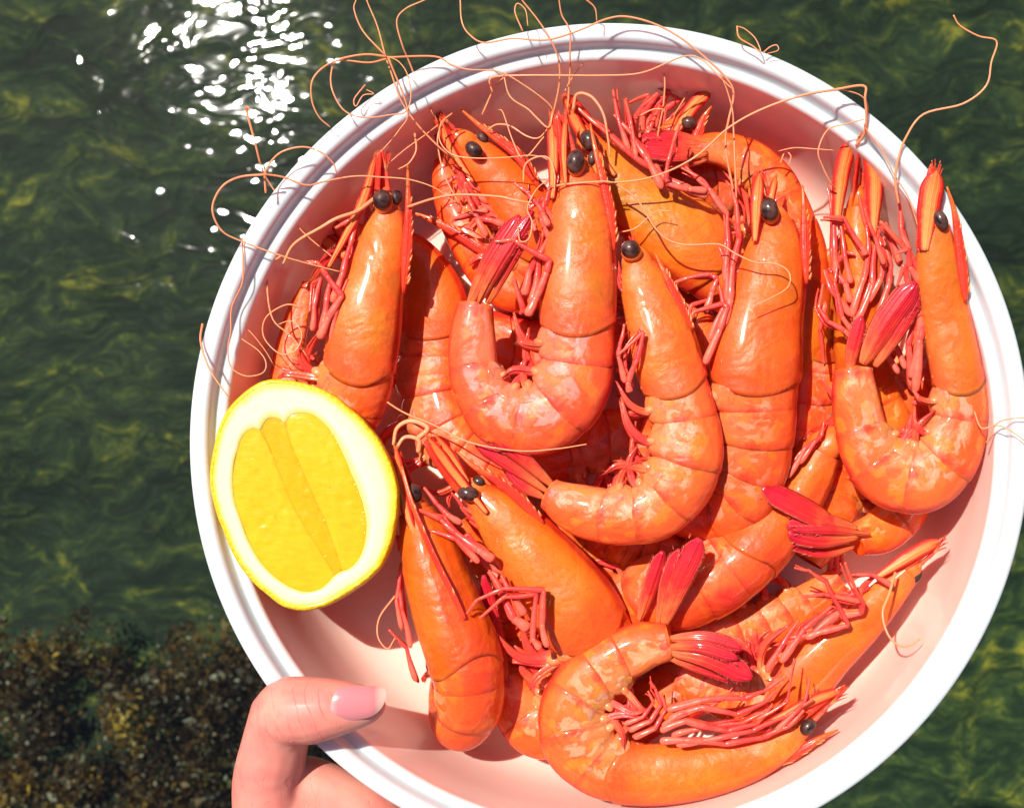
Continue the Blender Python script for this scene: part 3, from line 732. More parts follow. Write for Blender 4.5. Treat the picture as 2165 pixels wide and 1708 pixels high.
prawn(label='small prawn head by the top rim, snout pointing up and right', side=1, cara=3,
      path=[(1448,262,-175,24),(1420,290,-180,34),(1390,325,-190,44),(1370,370,-205,48),(1390,440,-225,48),(1450,500,-240,44),(1520,520,-250,34)],
      plates=[(((1502,192,-120),(1465,225,-130),(1415,300,-150)),16)], tip=(1508,178,-125), eyes=[(1456,260,-140,15,-10,1.2)], ros=[(1505,225,-135),(1488,250,-140),(1475,285,-145),(1460,315,-150)], teeth=5, legh=-140,
      legs=[[(1350,330),(1375,270),(1395,222)],[(1335,300),(1330,250),(1324,208)]],
      ant=[([(1345,250),(1380,232),(1410,232)],[-120,-110],2.0),([(1388,305),(1395,262),(1403,220),(1403,154),(1370,127),(1304,113),(1243,127),(1210,165),(1194,193)],[-130,-60,-40],2.2),
           ([(1425,245),(1455,190),(1440,160),(1400,160),(1390,185)],[-140,-140],1.6)])
prawn(label='upside-down prawn by the right rim with a tangle of red legs on top', side=1, cara=4.6,
      path=[(1812,440,-140,36,-88),(1815,510,-150,50,-88),(1818,590,-165,60,-88),(1818,670,-180,64,-80),(1818,745,-200,64,-60),(1845,840,-225,60,-25),(1885,930,-235,58,0),(1915,1010,-240,55,0),(1908,1075,-235,53,8),(1865,1120,-215,50,18),(1815,1138,-195,38,20)],
      plates=[(((1800,290,-50),(1780,370,-70),(1768,480,-95)),20),(((1836,292,-40),(1850,380,-65),(1846,500,-90)),23)], tip=(1822,285,-40), eyes=[], scales=True, legh=-92, autolegs=0, swim=3, flat=0.8,
      fan=[(((1790,1128,-145),(1720,1085,-108),(1611,1029,-92)),25),(((1812,1118,-145),(1750,1108,-120),(1663,1113,-112)),20),(((1812,1135,-140),(1740,1140,-118),(1665,1128,-112)),19),(((1805,1155,-165),(1740,1165,-150),(1660,1142,-140)),15),(((1840,1130,-150),(1760,1122,-112),(1675,1121,-104)),9,1)],
      legs=[([(1800,668),(1757,614),(1742,570)],9),([(1800,640),(1788,600),(1760,566),(1790,534),(1808,538)],9),([(1831,540,-80),(1822,523,-75),(1786,462,-68),(1740,460,-65)],8),
            ([(1776,600),(1765,540),(1762,443),(1757,385)],9),([(1800,600),(1786,540),(1775,460)],8),([(1800,671),(1828,585),(1836,540),(1832,480),(1817,414)],9),([(1806,690),(1845,600),(1850,520),(1862,480)],9),
            ([(1800,711,-90),(1786,700,-85),(1750,680,-85),(1731,651,-88),(1740,600,-95)],8),([(1832,640),(1862,590),(1870,545),(1858,500),(1845,470)],9),([(1850,690),(1880,600),(1885,560),(1868,500)],9),([(1745,640,-100),(1733,700,-110),(1742,770,-130)],7),
            ([(1815,720,-80),(1780,670,-75),(1765,600,-72),(1770,560,-72)],7),([(1870,560,-60),(1850,500,-55),(1828,440,-50)],7)],
      ant=[([(1812,300),(1835,237),(1822,204),(1771,187)],[-30,20,50],2.2),([(1810,308),(1826,286),(1832,253),(1829,209),(1826,182),(1766,190),(1697,202),(1612,231),(1540,271),(1469,333),(1384,373),(1298,386),(1180,385)],[-30,40,60,0,-20],3.2),
           ([(1765,400),(1755,385),(1739,352),(1730,319),(1750,275),(1790,262),(1826,253)],[-60,0,30],2.3),([(1828,262),(1832,275),(1865,319),(1893,374),(1919,414),(1934,457),(1945,494)],[20,-30],2.0),
           ([(1645,320),(1680,313),(1718,315),(1762,318)],[-90,-60],1.6),([(1650,345),(1660,322),(1672,330),(1668,348)],[-100,-90],1.8)])
for lab, pth, sd_ in (
    ('shaded prawn body crossing behind the legs of the white-flecked top prawn', [(940,690),(1020,715),(1110,740),(1210,745),(1310,720),(1380,690)], 1),
    ('prawn body in shadow between the upper left prawn and the white-flecked one', [(985,400),(1060,440),(1130,500),(1180,580),(1200,670)], 1),
    ('dark prawn body seen inside the curl of the bottom prawn, beneath its tail', [(1300,1560),(1370,1500),(1460,1450),(1560,1420),(1650,1400),(1720,1350)], -1),
    ('shadowed prawn body under the curled right-hand prawn, left of the right wall', [(1740,760),(1800,820),(1880,850),(1950,800),(1975,720)], -1),
    ('red shaded prawn body in the gap between the two prawns beside the lemon', [(960,1110),(1010,1190),(1060,1270),(1100,1360),(1120,1460)], 1),
    ('barely visible prawn in the dark gap under the tail of the centre prawn', [(1060,1120),(1150,1140),(1250,1130),(1350,1150),(1440,1180)], 1),
    ('shaded prawn body behind the pink tail resting at the middle right', [(1700,1180),(1740,1110),(1770,1030),(1790,950),(1800,880)], 1),
    ('shaded prawn body under the arched red tail at the top right', [(1330,440),(1430,400),(1530,390),(1600,400),(1660,440)], 1),
    ('prawn body at the bottom beneath the tall right-of-centre prawn and the wide orange one', [(1330,560),(1400,640),(1470,720),(1510,820),(1500,930)], 1)):
    prawn(label=lab, side=sd_, cara=1.6, path=[(x, y, -272 - (i % 2) * 6, w_, 25) for i, ((x, y), w_) in enumerate(zip(pth, (48, 62, 68, 64, 52, 36)))], face=False, legh=-240, autolegs=3)
# ---- middle layer
prawn(label='wide orange prawn lying diagonally at the top centre, long pink legs along it', side=-1, cara=4.4, roll=6,
      path=[(1250,312,-120,36),(1290,362,-130,56),(1345,420,-140,74),(1412,480,-150,88),(1475,525,-160,90),(1550,580,-180,84),(1620,650,-210,72),(1650,740,-230,60),(1630,830,-250,46)],
      plates=[(((1195,212,-60),(1235,290,-70),(1300,372,-85)),14)], tip=(1192,205,-70), eyes=[(1246,298,-70,19,-60,1.3)], legh=-62, autolegs=2, tint=(0.86,1.22,0.9),
      legs=[([(1400,400),(1366,333),(1335,282),(1298,242)],9),([(1497,413),(1469,407),(1412,379),(1378,355),(1326,320),(1270,270),(1215,222)],10),([(1495,404,-50),(1457,400,-45),(1415,390,-40),(1409,380,-38),(1412,345,-35),(1423,305,-35),(1438,262,-30)],8),
            ([(1526,440),(1500,400),(1449,352)],8),([(1540,455),(1490,385),(1440,355)],7),([(1345,335),(1335,265),(1322,212)],6),([(1330,320),(1310,262),(1296,190)],7)],
      ant=[([(1212,232),(1220,200),(1250,205),(1275,240),(1285,290),(1290,330)],[-50,-30,-60],4.0),([(1200,235),(1205,154),(1205,116),(1205,66),(1188,33),(1182,0),(1178,-30)],[-50,20,60],2.2),
           ([(1170,240),(1182,182),(1182,132),(1166,88),(1138,44),(1103,0),(1090,-20)],[-50,20,60],2.3),
           ([(1298,387),(1341,416),(1364,447),(1384,481),(1412,507),(1452,518),(1520,517),(1554,536),(1597,555),(1640,558),(1668,576),(1666,607),(1626,632),(1589,648)],[-20,-10,0,10],2.2),
           ([(1300,493),(1341,484),(1369,461),(1389,446),(1418,447)],[-60,-40],1.8),
           ([(1105,66),(1089,27),(1094,8),(1111,22),(1116,55)],[60,60],1.6)])
prawn(label='prawn slanting down left below the tall prawn, red tail fan standing up', side=1, cara=3.2, roll=42, flat=0.85, gmax=0.94,
      path=[(1736,950,-190,46),(1706,1005,-205,60),(1660,1070,-208,74),(1600,1140,-200,84),(1530,1200,-205,90),(1450,1245,-210,88),(1370,1262,-215,80),(1330,1300,-235,66),(1350,1345,-250,50),(1395,1345,-235,30)],
      tip=(1790,880,-160), eyes=[], scales=True, legh=-135, autolegs=2, swim=2,
      fan=[(((1402,1322,-100),(1436,1230,-62),(1480,1138,-40)),24),(((1352,1312,-112),(1375,1245,-90),(1402,1165,-70)),16),(((1392,1322,-108),(1410,1235,-80),(1438,1160,-62)),15)],
      legs=[([(1690,980),(1722,935),(1738,920),(1738,905)],7),([(1665,1010),(1700,950),(1735,925),(1742,890)],7)])
prawn(label='large prawn right of the shaded one by the lemon, toothed snout up left', side=1, cara=4.4,
      path=[(1012,1050,-110,36),(1060,1096,-115,58),(1115,1160,-120,76),(1172,1228,-125,87),(1222,1300,-130,92),(1258,1375,-160,88),(1240,1455,-190,84),(1195,1515,-215,78),(1140,1530,-225,72),(1095,1490,-220,58),(1072,1430,-205,40)],
      plates=[(((905,925,-60),(960,1000,-62),(1030,1085,-72)),12),(((925,925,-75),(960,975,-75),(990,1020,-80)),11)], tip=(905,930,-70), eyes=[(990,1043,-72,17,-15,1.4),(1012,1018,-98,12,-30)], ros=[(966,955,-80),(1000,985,-76),(1035,1005,-76),(1068,1028,-78),(1110,1065,-85),(1150,1108,-95)], teeth=10, legh=-45, autolegs=2, tint=(0.97,1.08,0.9), swim=4,
      fan=[(((1072,1440,-180),(1050,1350,-150),(1022,1215,-125)),15),(((1058,1440,-180),(1032,1350,-155),(1012,1260,-130)),12)],
      legs=[([(976,1106),(944,1086),(924,1066),(896,1030)],8),([(1045,1183),(1013,1163),(964,1127),(932,1098),(884,1078)],11),([(1013,1190),(964,1140),(908,1122)],8),([(1158,1368,-30),(1146,1320,-25),(1150,1248,-20),(1065,1244,-15),(1009,1268,-15),(987,1298,-18)],8),
            ([(1142,1373,-30),(1126,1352,-28),(1134,1256,-25),(1065,1262,-22),(1013,1308,-22)],8),([(1118,1330),(1086,1308),(1061,1252),(1033,1207)],13),([(1110,1300),(1085,1260),(1060,1215)],10)],
      ant=[([(880,930),(905,905),(870,890),(840,905),(832,940)],[-80,-80],7),([(885,955),(885,930),(855,925),(835,955)],[-80,-70],6)])
prawn(label='long lower right prawn pointing up right, belly limbs facing the heap', side=1, cara=4.6, roll=-6,
      path=[(1922,1210,-150,25),(1875,1258,-165,38),(1818,1318,-180,48),(1752,1378,-190,57),(1695,1432,-200,64),(1630,1470,-215,62),(1560,1470,-225,58),(1490,1450,-230,50),(1440,1430,-235,36)],
      plates=[(((1988,1142,-110),(1930,1172,-118),(1850,1222,-128)),17)], tip=(1998,1142,-110), eyes=[(1936,1217,-150,13,55,1.45)], legh=-125, autolegs=3, swim=4, swimlen=1.2,
      legs=[([(1703,1348,-120),(1735,1336,-115),(1793,1321,-110),(1764,1267,-100),(1747,1231,-98),(1711,1206,-95),(1679,1200,-95)],8),([(1776,1303),(1820,1295),(1826,1275,-100),(1808,1243,-95),(1786,1188,-90)],9),([(1826,1272,-110),(1743,1256,-105),(1695,1262,-105)],7),
            ([(1776,1295),(1715,1343),(1660,1348)],10),([(1650,1400),(1700,1330),(1760,1280)],10),([(1620,1420),(1650,1370),(1690,1310)],9),([(1890,1240,-110),(1845,1215,-105),(1800,1215,-110)],7)],
      ant=[([(1893,1210),(1880,1255),(1866,1295),(1877,1340),(1901,1364),(1925,1364),(1945,1350)],[-90,-60,-60],3.2)])
# ---- top layer
prawn(label='left-hand prawn standing head up, its body bending behind the lemon half', side=1, cara=4.35,
      path=[(820,445,-80,34),(811,510,-82,50),(795,588,-85,62),(774,670,-90,76),(762,752,-98,76),(750,816,-115,78),(722,872,-145,75),(664,892,-165,62),(620,850,-170,46),(608,797,-170,36),(615,740,-165,33),(632,664,-155,26),(653,606,-145,16)],
      plates=[(((793,333,-40),(770,417,-42),(735,490,-48),(695,565,-60)),11)], tip=(812,322,-40), eyes=[(808,423,-42,20,80,1.12),(838,418,-66,13,80,1.3)], ros=[(862,350,-50),(863,400,-48),(864,460,-50),(860,530,-60),(853,620,-75)], teeth=11, legh=-50, autolegs=1,
      fan=[(((648,612,-130),(680,560,-110),(712,528,-95)),9)],
      legs=[([(674,716),(694,672),(723,626,-40),(691,584,-35),(672,556,-32),(652,557,-32)],10),([(660,700),(664,650),(679,588),(660,600),(655,660)],7),([(702,640),(725,577),(740,520),(757,455)],9),([(680,700),(690,640),(700,590)],10),([(700,720,-60),(712,660),(735,590)],7)],
      ant=[([(792,420),(755,447),(712,462),(679,481),(622,516),(598,560)],[-45,-10,-40],5),([(594,542),(572,560),(565,607),(577,675),(615,710),(649,752)],[-40,-60,-90],2.6),
           ([(637,649),(603,645),(562,672),(558,713),(592,748),(626,740),(638,706),(618,679),(584,687)],[-60,-80],2.0),
           ([(526,229),(521,233),(539,300),(551,348),(562,375),(599,431),(637,487),(710,550)],[90,60,-20,-80],2.6),
           ([(562,408),(560,371),(569,348),(595,322),(640,311),(678,322),(704,345),(712,367)],[40,60,20],2.4),
           ([(565,369),(506,375),(468,397),(449,442),(468,487),(510,510),(592,540),(653,558),(720,575)],[60,70,20,-40],2.6),
           ([(562,369),(599,375),(648,392),(686,384),(749,373),(805,375),(865,380),(918,397),(955,423),(1000,450)],[50,10,-20,-60],2.2),
           ([(862,438),(918,420),(974,412),(1054,416),(1087,423),(1127,428),(1160,415),(1172,400)],[-40,0,-20],3.0),
           ([(817,120),(768,116),(704,131),(663,165),(659,210),(674,247),(698,269)],[50,70,30],2.4),
           ([(817,125),(779,133),(715,129),(700,157),(704,195),(730,236),(775,249),(828,243),(858,236),(869,202),(861,157),(843,131),(820,120)],[50,60,40,50],2.0),
           ([(813,116),(768,67),(749,22),(753,0),(757,-20)],[50,60],1.9),([(817,122),(918,120),(955,138),(993,148),(1055,152),(1110,182),(1160,220),(1172,245)],[40,20,-30],2.2),
           ([(820,120),(862,232),(843,277),(805,322)],[50,0,-30],2.1),([(877,283),(880,318),(865,345),(843,358)],[-30,-40],2.6),
           ([(772,180),(749,210),(753,225),(768,202),(790,199),(775,190)],[30,30],1.6),
           ([(428,685),(424,720),(436,765),(455,800),(482,838)],[0,20,20],2.6),([(512,505),(514,560),(512,600),(490,650),(488,700),(482,735),(488,775),(520,795),(556,788),(562,765),(545,740),(510,715),(508,700),(525,698),(560,740),(580,775)],[10,-20,-60],1.7)])
prawn(label='prawn just right of the lemon half, its rounded back toward the thumb', side=1, cara=4.2, roll=58, flat=1.0, gmax=0.93,
      path=[(880,1080,-95,36),(902,1150,-95,56),(925,1225,-95,68),(950,1300,-95,74),(978,1375,-95,76),(992,1440,-102,72),(990,1500,-125,66),(972,1530,-165,56),(955,1500,-215,48),(955,1430,-240,42),(965,1360,-250,32)],
      plates=[(((838,950,-50),(850,1050,-48),(884,1150,-50)),13)], tip=(842,960,-60), eyes=[(874,1042,-62,18,-60,1.25)], ros=[(850,985,-42),(868,1050,-36),(886,1100,-33),(920,1180,-28),(960,1260,-24),(984,1308,-22)], teeth=5, legh=-90, autolegs=3, swim=2,
      legs=[([(850,1330),(838,1270),(846,1200),(862,1150)],6),([(868,1370),(850,1290),(842,1220)],7),([(880,1440,-120),(860,1370,-115),(822,1330,-110)],7)],
      ant=[([(835,1260),(803,1304),(799,1345),(819,1371),(835,1349)],[-90,-100],2.6)])
prawn(label='tall prawn right of centre with a long smooth orange head shell', side=1, cara=4.6,
      path=[(1640,465,-90,38),(1638,520,-92,58),(1626,600,-95,78),(1606,690,-98,92),(1596,770,-100,98),(1594,835,-105,92),(1596,910,-115,84),(1590,985,-130,78),(1560,1055,-155,74),(1500,1082,-185,66),(1435,1075,-215,56)],
      plates=[(((1606,368,-45),(1600,430,-40),(1596,510,-48)),14),(((1640,375,-60),(1632,410,-50),(1626,450,-55)),9)], tip=(1606,365,-50), eyes=[(1626,443,-42,20,-75,1.3),(1650,452,-80,12,-75,1.3)], ros=[(1697,392,-60),(1700,450,-62),(1703,520,-65),(1705,600,-72)], teeth=10, legh=-52, autolegs=1, swim=3,
      legs=[([(1537,640),(1538,567),(1520,521)],8),([(1528,690),(1545,632),(1549,561),(1563,504),(1560,476),(1557,433),(1546,390)],10),([(1535,600),(1540,520),(1538,447)],9),([(1492,660,-50),(1505,618,-48),(1517,590,-45),(1503,580,-45),(1458,587,-48),(1418,601,-55)],8),
            ([(1490,770,-50),(1522,697,-45),(1538,650,-42),(1530,642,-42),(1466,660,-44),(1454,689,-50)],9),([(1500,720),(1530,650),(1520,600)],8),([(1450,690),(1462,645),(1505,630)],7)],
      ant=[([(1550,400),(1537,333),(1534,290),(1540,256),(1551,198),(1535,165),(1496,127),(1441,82),(1386,52),(1326,36),(1282,41),(1221,66),(1155,85),(1083,82),(1023,91),(990,71),(976,44),(973,0),(970,-20)],[-40,20,60,60],2.6),
           ([(1557,418),(1551,276),(1549,236),(1537,191),(1524,162)],[-30,30],2.2),([(1558,56),(1563,80),(1590,97),(1608,110),(1597,82),(1575,62),(1558,56)],[35,35],1.8),([(1614,112),(1628,100),(1642,96),(1645,107),(1622,114)],[25,25],1.6),
           ([(1240,0),(1258,18),(1262,46)],[60,40],1.9)])
prawn(label='curled right-hand prawn, its head over the rim, pink tail folded inward', side=1, cara=4.5,
      path=[(1975,480,0,32),(1980,540,-15,44),(1990,620,-30,52),(2006,700,-45,54),(2020,775,-52,55),(2028,835,-60,58),(2024,905,-66,62),(1998,972,-74,68),(1955,1008,-80,74),(1908,1008,-84,76),(1866,988,-84,70),(1834,942,-80,61),(1817,885,-75,55),(1808,830,-70,50),(1806,785,-64,42)],
      plates=[(((1980,362,42),(1966,430,32),(1955,530,12)),26)], tip=(1975,352,30), eyes=[(1989,466,25,14,-65,1.7)], ros=[(2002,395,20),(2016,440,14),(2026,500,8),(2036,580,0),(2042,640,-10)], teeth=8, legh=-38, autolegs=2, tint=(0.97,1.15,1.3), swim=4, swimlen=0.75,
      fan=[(((1824,770,-42),(1870,690,-18),(1938,598,2)),27),(((1850,775,-50),(1895,700,-30),(1942,620,-12)),18),(((1795,785,-48),(1805,735,-35),(1822,668,-25)),15,1)],
      legs=[([(1935,830,-60),(1945,700,-40),(1948,657,-32),(1959,611,-24),(1928,543,-14),(1905,517,-10),(1860,468,-8)],11),([(1922,534),(1905,486),(1900,426)],9),([(1925,800,-60),(1945,720,-40),(1957,660,-30),(1908,678,-32)],10),([(1930,820,-80),(1920,730,-60),(1945,640,-50)],11),([(1905,560,-40),(1885,500,-35),(1872,470,-30)],8),([(1915,780,-90),(1890,720,-90),(1885,680,-90)],8),([(1900,790,-90),(1870,740,-95),(1862,700,-95)],7)],
      ant=[([(1900,430),(1893,385),(1898,341),(1915,292),(1953,242),(2036,220),(2085,182),(2096,132),(2107,88),(2069,77),(2030,55),(2016,33)],[-10,40,90],2.8),
           ([(2086,936),(2107,896),(2139,885),(2190,882)],[-10,30],2.2),([(2060,870),(2075,905),(2106,899),(2139,912),(2190,950)],[-20,30],2.0)])
prawn(label='curled top prawn with white flecks, pink tail raised on its left', side=1, cara=4.4,
      path=[(1222,375,-40,44),(1227,425,-40,58),(1228,490,-40,70),(1224,570,-40,79),(1220,655,-42,81),(1221,735,-45,78),(1216,795,-48,79),(1190,852,-52,78),(1150,885,-55,75),(1104,890,-58,72),(1055,875,-58,67),(1026,838,-56,61),(1004,780,-54,56),(1001,710,-52,50),(1006,650,-48,40)],
      plates=[(((1166,245,-8),(1170,330,-4),(1168,420,-12)),13),(((1196,245,2),(1192,320,6),(1196,390,0)),8)], tip=(1188,242,0), eyes=[(1217,342,4,19,80,1.35),(1252,335,-18,10,80,1.6)], ros=[(1248,262,-12),(1260,320,-10),(1276,384,-12),(1290,449,-18),(1298,530,-30)], teeth=11, legh=-22, autolegs=2, tint=(1.0,0.98,1.5), swim=4, swimlen=0.8,
      fan=[(((990,645,-30),(1035,550,0),(1098,455,10)),20),(((1030,642,-30),(1070,555,-5),(1112,480,5)),17),(((1012,640,-20),(1055,560,8),(1128,447,15)),13)],
      legs=[([(1114,668,0),(1134,628,2),(1155,576,6),(1163,551,10),(1102,519,14),(1086,507,15),(1046,511,12)],10),([(1108,660,-20),(1106,650,-10),(1086,588,-5)],9),([(1108,625,-10),(1118,576,-5),(1134,547),(1150,487)],10),([(1160,478,5),(1147,450,8),(1134,429,10),(1113,405,10),(1087,387,8)],8),([(1125,640,-10),(1135,590),(1140,540),(1160,500)],10),([(1140,520,-40),(1120,430,-40),(1118,390,-40)],7)],
      ant=[([(1172,395),(1195,390),(1270,384),(1298,386)],[0,0],2.6),([(1169,237),(1160,270),(1135,250),(1116,231),(1078,204),(1064,154)],[0,0],2.4),([(1107,386),(1110,350),(1134,333),(1160,335),(1172,365),(1172,405)],[-10,10],2.4),
           ([(1150,290),(1108,335),(1085,300),(1064,240),(1055,232)],[-20,-40],1.9),([(1095,480),(1100,510),(1118,505),(1125,470),(1115,440),(1135,400),(1160,380)],[20,20],2.0)])
prawn(label='curled prawn in the very centre, glossy highlight on its head shell', side=1, cara=4.45,
      path=[(1348,562,-60,38),(1362,608,-60,52),(1382,660,-60,63),(1402,728,-58,71),(1418,788,-58,72),(1438,850,-58,69),(1451,911,-60,73),(1450,971,-60,77),(1430,1028,-62,73),(1386,1076,-64,66),(1326,1090,-64,62),(1262,1085,-66,61),(1208,1068,-70,52),(1166,1045,-74,36)],
      tip=(1330,502,-70), eyes=[(1333,527,-28,20,0,1.02)], ros=[(1385,535,-40),(1402,570,-35),(1418,604,-35),(1438,645,-38),(1462,700,-45)], teeth=12, legh=-20, autolegs=0, scales=False, swim=5, swimlen=1.0,
      fan=[(((1172,1030,-62),(1100,965,-40),(1020,906,-28)),16),(((1158,1040,-70),(1085,990,-60),(1005,940,-55)),13),(((1150,1052,-80),(1105,1025,-75),(1072,990,-75)),14)],
      legs=[([(1322,810,-20),(1308,753,-12),(1312,725,-10),(1320,685,-10)],7),([(1332,830,-10),(1328,810,-5),(1348,760,2),(1361,701,5),(1306,751,5)],8),([(1335,820,-30),(1322,780,-25),(1322,740,-22)],7)])
prawn(label='curled bottom prawn nearest the lower rim, magenta tail folded to the right', side=1, cara=5.4,
      path=[(1690,1545,-112,27),(1648,1572,-115,38),(1585,1603,-118,48),(1510,1624,-120,57),(1430,1634,-122,64),(1345,1634,-124,66),(1272,1612,-124,73),(1224,1566,-122,76),(1210,1508,-120,71),(1236,1450,-116,68),(1296,1400,-110,62),(1358,1368,-104,54),(1410,1358,-98,42)],
      plates=[(((1780,1458,-85),(1710,1485,-82),(1610,1535,-85)),13)], tip=(1785,1456,-85), eyes=[(1708,1536,-92,16,50,1.3)], ros=[(1772,1542,-110),(1735,1560,-108),(1705,1578,-110),(1670,1600,-115),(1640,1614,-120)], teeth=9, legh=-62, autolegs=1, tint=(0.98,1.18,1.2), swim=5, swimlen=0.95,
      fan=[(((1412,1375,-78),(1500,1390,-60),(1590,1434,-55)),24),(((1415,1350,-85),(1490,1352,-70),(1568,1372,-62)),17),(((1410,1368,-74),(1480,1368,-50),(1560,1392,-42)),13,1),(((1412,1390,-90),(1480,1412,-85),(1560,1436,-80)),13)],
      legs=[([(1395,1566),(1449,1565),(1532,1573),(1615,1558),(1665,1537),(1700,1500)],9),([(1396,1545),(1450,1524),(1539,1545),(1600,1530),(1633,1490)],9),([(1414,1520),(1485,1495),(1557,1510),(1615,1485),(1640,1460)],9),([(1410,1500),(1485,1480),(1575,1477),(1615,1461),(1661,1429)],8),
            ([(1640,1545),(1679,1508),(1701,1483),(1712,1436)],7),([(1600,1520),(1665,1483),(1679,1390)],4),([(1420,1555,-80),(1480,1540,-75),(1570,1528,-72),(1630,1500)],8),([(1400,1535),(1440,1508),(1500,1495),(1545,1462)],7),([(1430,1575),(1520,1560),(1590,1545),(1660,1515),(1720,1478)],8),
            ([(1330,1545),(1375,1525),(1398,1490),(1385,1455),(1375,1440)],7),([(1340,1560),(1385,1540),(1408,1500),(1398,1465)],7),([(1320,1530),(1360,1515),(1382,1485),(1370,1460)],6)])

# ------------------------------------------------------------------ half lemon
def lc(c): return (405.6 + c[0] * .3324, 770.6 + c[1] * .3324)
LEM = [(500,93),(600,97),(700,115),(780,137),(850,165),(930,215),(1000,275),(1070,330),(1130,400),(1180,460),(1220,530),(1260,610),(1290,700),(1308,780),(1312,850),(1305,950),(1290,1040),(1270,1130),(1235,1220),(1190,1300),(1100,1385),(1040,1425),(980,1465),(920,1500),(850,1535),(780,1555),(720,1565),(660,1562),(600,1548),(540,1515),(480,1465),(430,1425),(380,1375),(325,1310),(280,1240),(235,1150),(200,1060),(165,975),(140,890),(120,800),(113,720),(118,640),(130,570),(145,500),(160,430),(190,355),(225,290),(260,245),(290,215),(340,170),(390,135),(440,108)]
LP = np.array([lc(c) for c in LEM]); LCEN = LP.mean(0)
def lem_h(x, y): return 2 - 0.055 * (x - 640) - 0.03 * (y - 1050)
def resamp(P, n):
    C = crom(np.vstack([np.hstack([P, np.zeros((len(P), 1))]), [[*P[0], 0]]]), 6); L = arclen(C); q = np.linspace(0, L[-1], n, endpoint=False)
    return np.stack([np.interp(q, L, C[:, 0]), np.interp(q, L, C[:, 1])], 1)
lemon = thing('lemon_half', U(LCEN[0], LCEN[1], -60), 'juicy half lemon, cut side up, on the left edge of the bowl', 'lemon')
OUT = resamp(LP, 160)
def ring(P, k, dh, shift=(0, 0)):
    r = []
    for p in P:
        q = LCEN + (p - LCEN) * k + np.array(shift)
        r.append(U(q[0], q[1], lem_h(*q) + dh))
    return r
def smoothed(P, it):
    P = P.copy()
    for _ in range(it): P = (np.roll(P, 1, 0) + np.roll(P, -1, 0) + 2 * P) / 4
    return P
SMO = smoothed(OUT, 120)
mb = MB(); R_ = []
R_ += ring(OUT, 0.955, -1.0); R_ += ring(OUT, 0.968, 0.6); R_ += ring(OUT, 0.985, 0.2); R_ += ring(OUT, 0.998, -4)
for q in range(1, 12):
    t = q / 11; a = t * math.pi / 2; mixp = OUT * (1 - min(1, t * 1.5)) + SMO * min(1, t * 1.5)
    R_ += ring(mixp, max(0.02, math.cos(a) ** 0.8) * (1.0 + 0.012 * (1 - t)), -6 - 150 * math.sin(a), (55 * t, 10 * t))
mb.add(R_, grid_faces(15, len(OUT)), [(0, 0, 0)] * len(R_))
m, n, b, o = mat('lemon_rind'); geo = n.nodes.new('ShaderNodeNewGeometry')
vz = nd(n, 'ShaderNodeTexVoronoi'); vz.inputs['Scale'].default_value = 620; n.links.new(geo.outputs['Position'], vz.inputs['Vector'])
nn = nz(n, 70, 3, 0.6, geo.outputs['Position'])
c = ramp(n, nn.outputs['Fac'], [(0.3, (0.70, 0.40, 0.004)), (0.7, (0.76, 0.50, 0.01))]).outputs[0]
c = mixc(n, mth(n, 'MULTIPLY', ramp(n, vz.outputs['Distance'], [(0.1, (1, 1, 1)), (0.4, (0, 0, 0))]).outputs[0], 0.5), c, (0.74, 0.38, 0.004))
n.links.new(c, b.inputs['Base Color']); wet(b, 0.38, 0.3, 0.2, 0.2, 0.002, (1, .8, .2))
bump(n, b, vz.outputs['Distance'], 0.6, 0.0006); M['rind'] = m
put(mb, 'rind', M['rind'], lemon)
PULP = [(400,402),(350,425),(315,470),(292,540),(274,600),(264,660),(260,740),(265,820),(278,890),(298,950),(320,1010),(340,1070),(370,1140),(405,1205),(445,1265),(490,1315),(540,1360),(600,1400),(660,1430),(720,1445),(780,1440),(830,1420),(870,1385),(905,1345),(950,1318),(1000,1300),(1050,1255),(1085,1190),(1104,1120),(1112,1050),(1110,980),(1098,910),(1080,850),(1055,780),(1025,710),(995,640),(965,570),(930,500),(890,430),(840,370),(780,325),(720,308),(660,312),(610,345),(590,370),(560,345),(520,335),(480,345),(450,385),(430,415)]
PU = resamp(np.array([lc(c) for c in PULP]), 160)
# pith: ring between rind and pulp
mb = MB(); R_ = []
# match start points by angle
def by_angle(P, n=160):
    C = resamp(P, 1200) if len(P) < 400 else P
    d = C - LCEN; an = np.arctan2(d[:, 1], d[:, 0]); r = np.hypot(d[:, 0], d[:, 1]); o_ = np.argsort(an); an = an[o_]; r = r[o_]
    q = np.linspace(-math.pi, math.pi, n, endpoint=False); rr = np.interp(q, an, r, period=2 * math.pi)
    return LCEN + np.stack([np.cos(q), np.sin(q)], 1) * rr[:, None]
OA = by_angle(LP, 240); PA = by_angle(np.array([lc(c) for c in PULP]), 240)
for k, dh in ((0.0, 0.0), (0.25, 1.2), (0.5, 2.0), (0.8, 1.2), (0.97, 0), (1.0, -1.2), (1.04, -3.5)):
    for p, q in zip(OA, PA):
        a_ = LCEN + (p - LCEN) * 0.966; z = a_ * (1 - k) + q * k
        R_.append(U(z[0], z[1], lem_h(*z) + dh)); 
mb.add(R_, grid_faces(7, 240), [(k, 0, 0) for k in np.repeat([0, .25, .5, .8, .97, 1, 1], 240)])
m, n, b, o = mat('lemon_pith'); geo = n.nodes.new('ShaderNodeNewGeometry')
at = nd(n, 'ShaderNodeAttribute', attribute_name='pt'); sep = n.nodes.new('ShaderNodeSeparateColor'); n.links.new(at.outputs['Color'], sep.inputs[0])
nn = nz(n, 260, 4, 0.7, geo.outputs['Position'])
e_ = mth(n, 'ADD', sep.outputs[0], mth(n, 'MULTIPLY', mth(n, 'SUBTRACT', nn.outputs['Fac'], 0.5), 0.22))
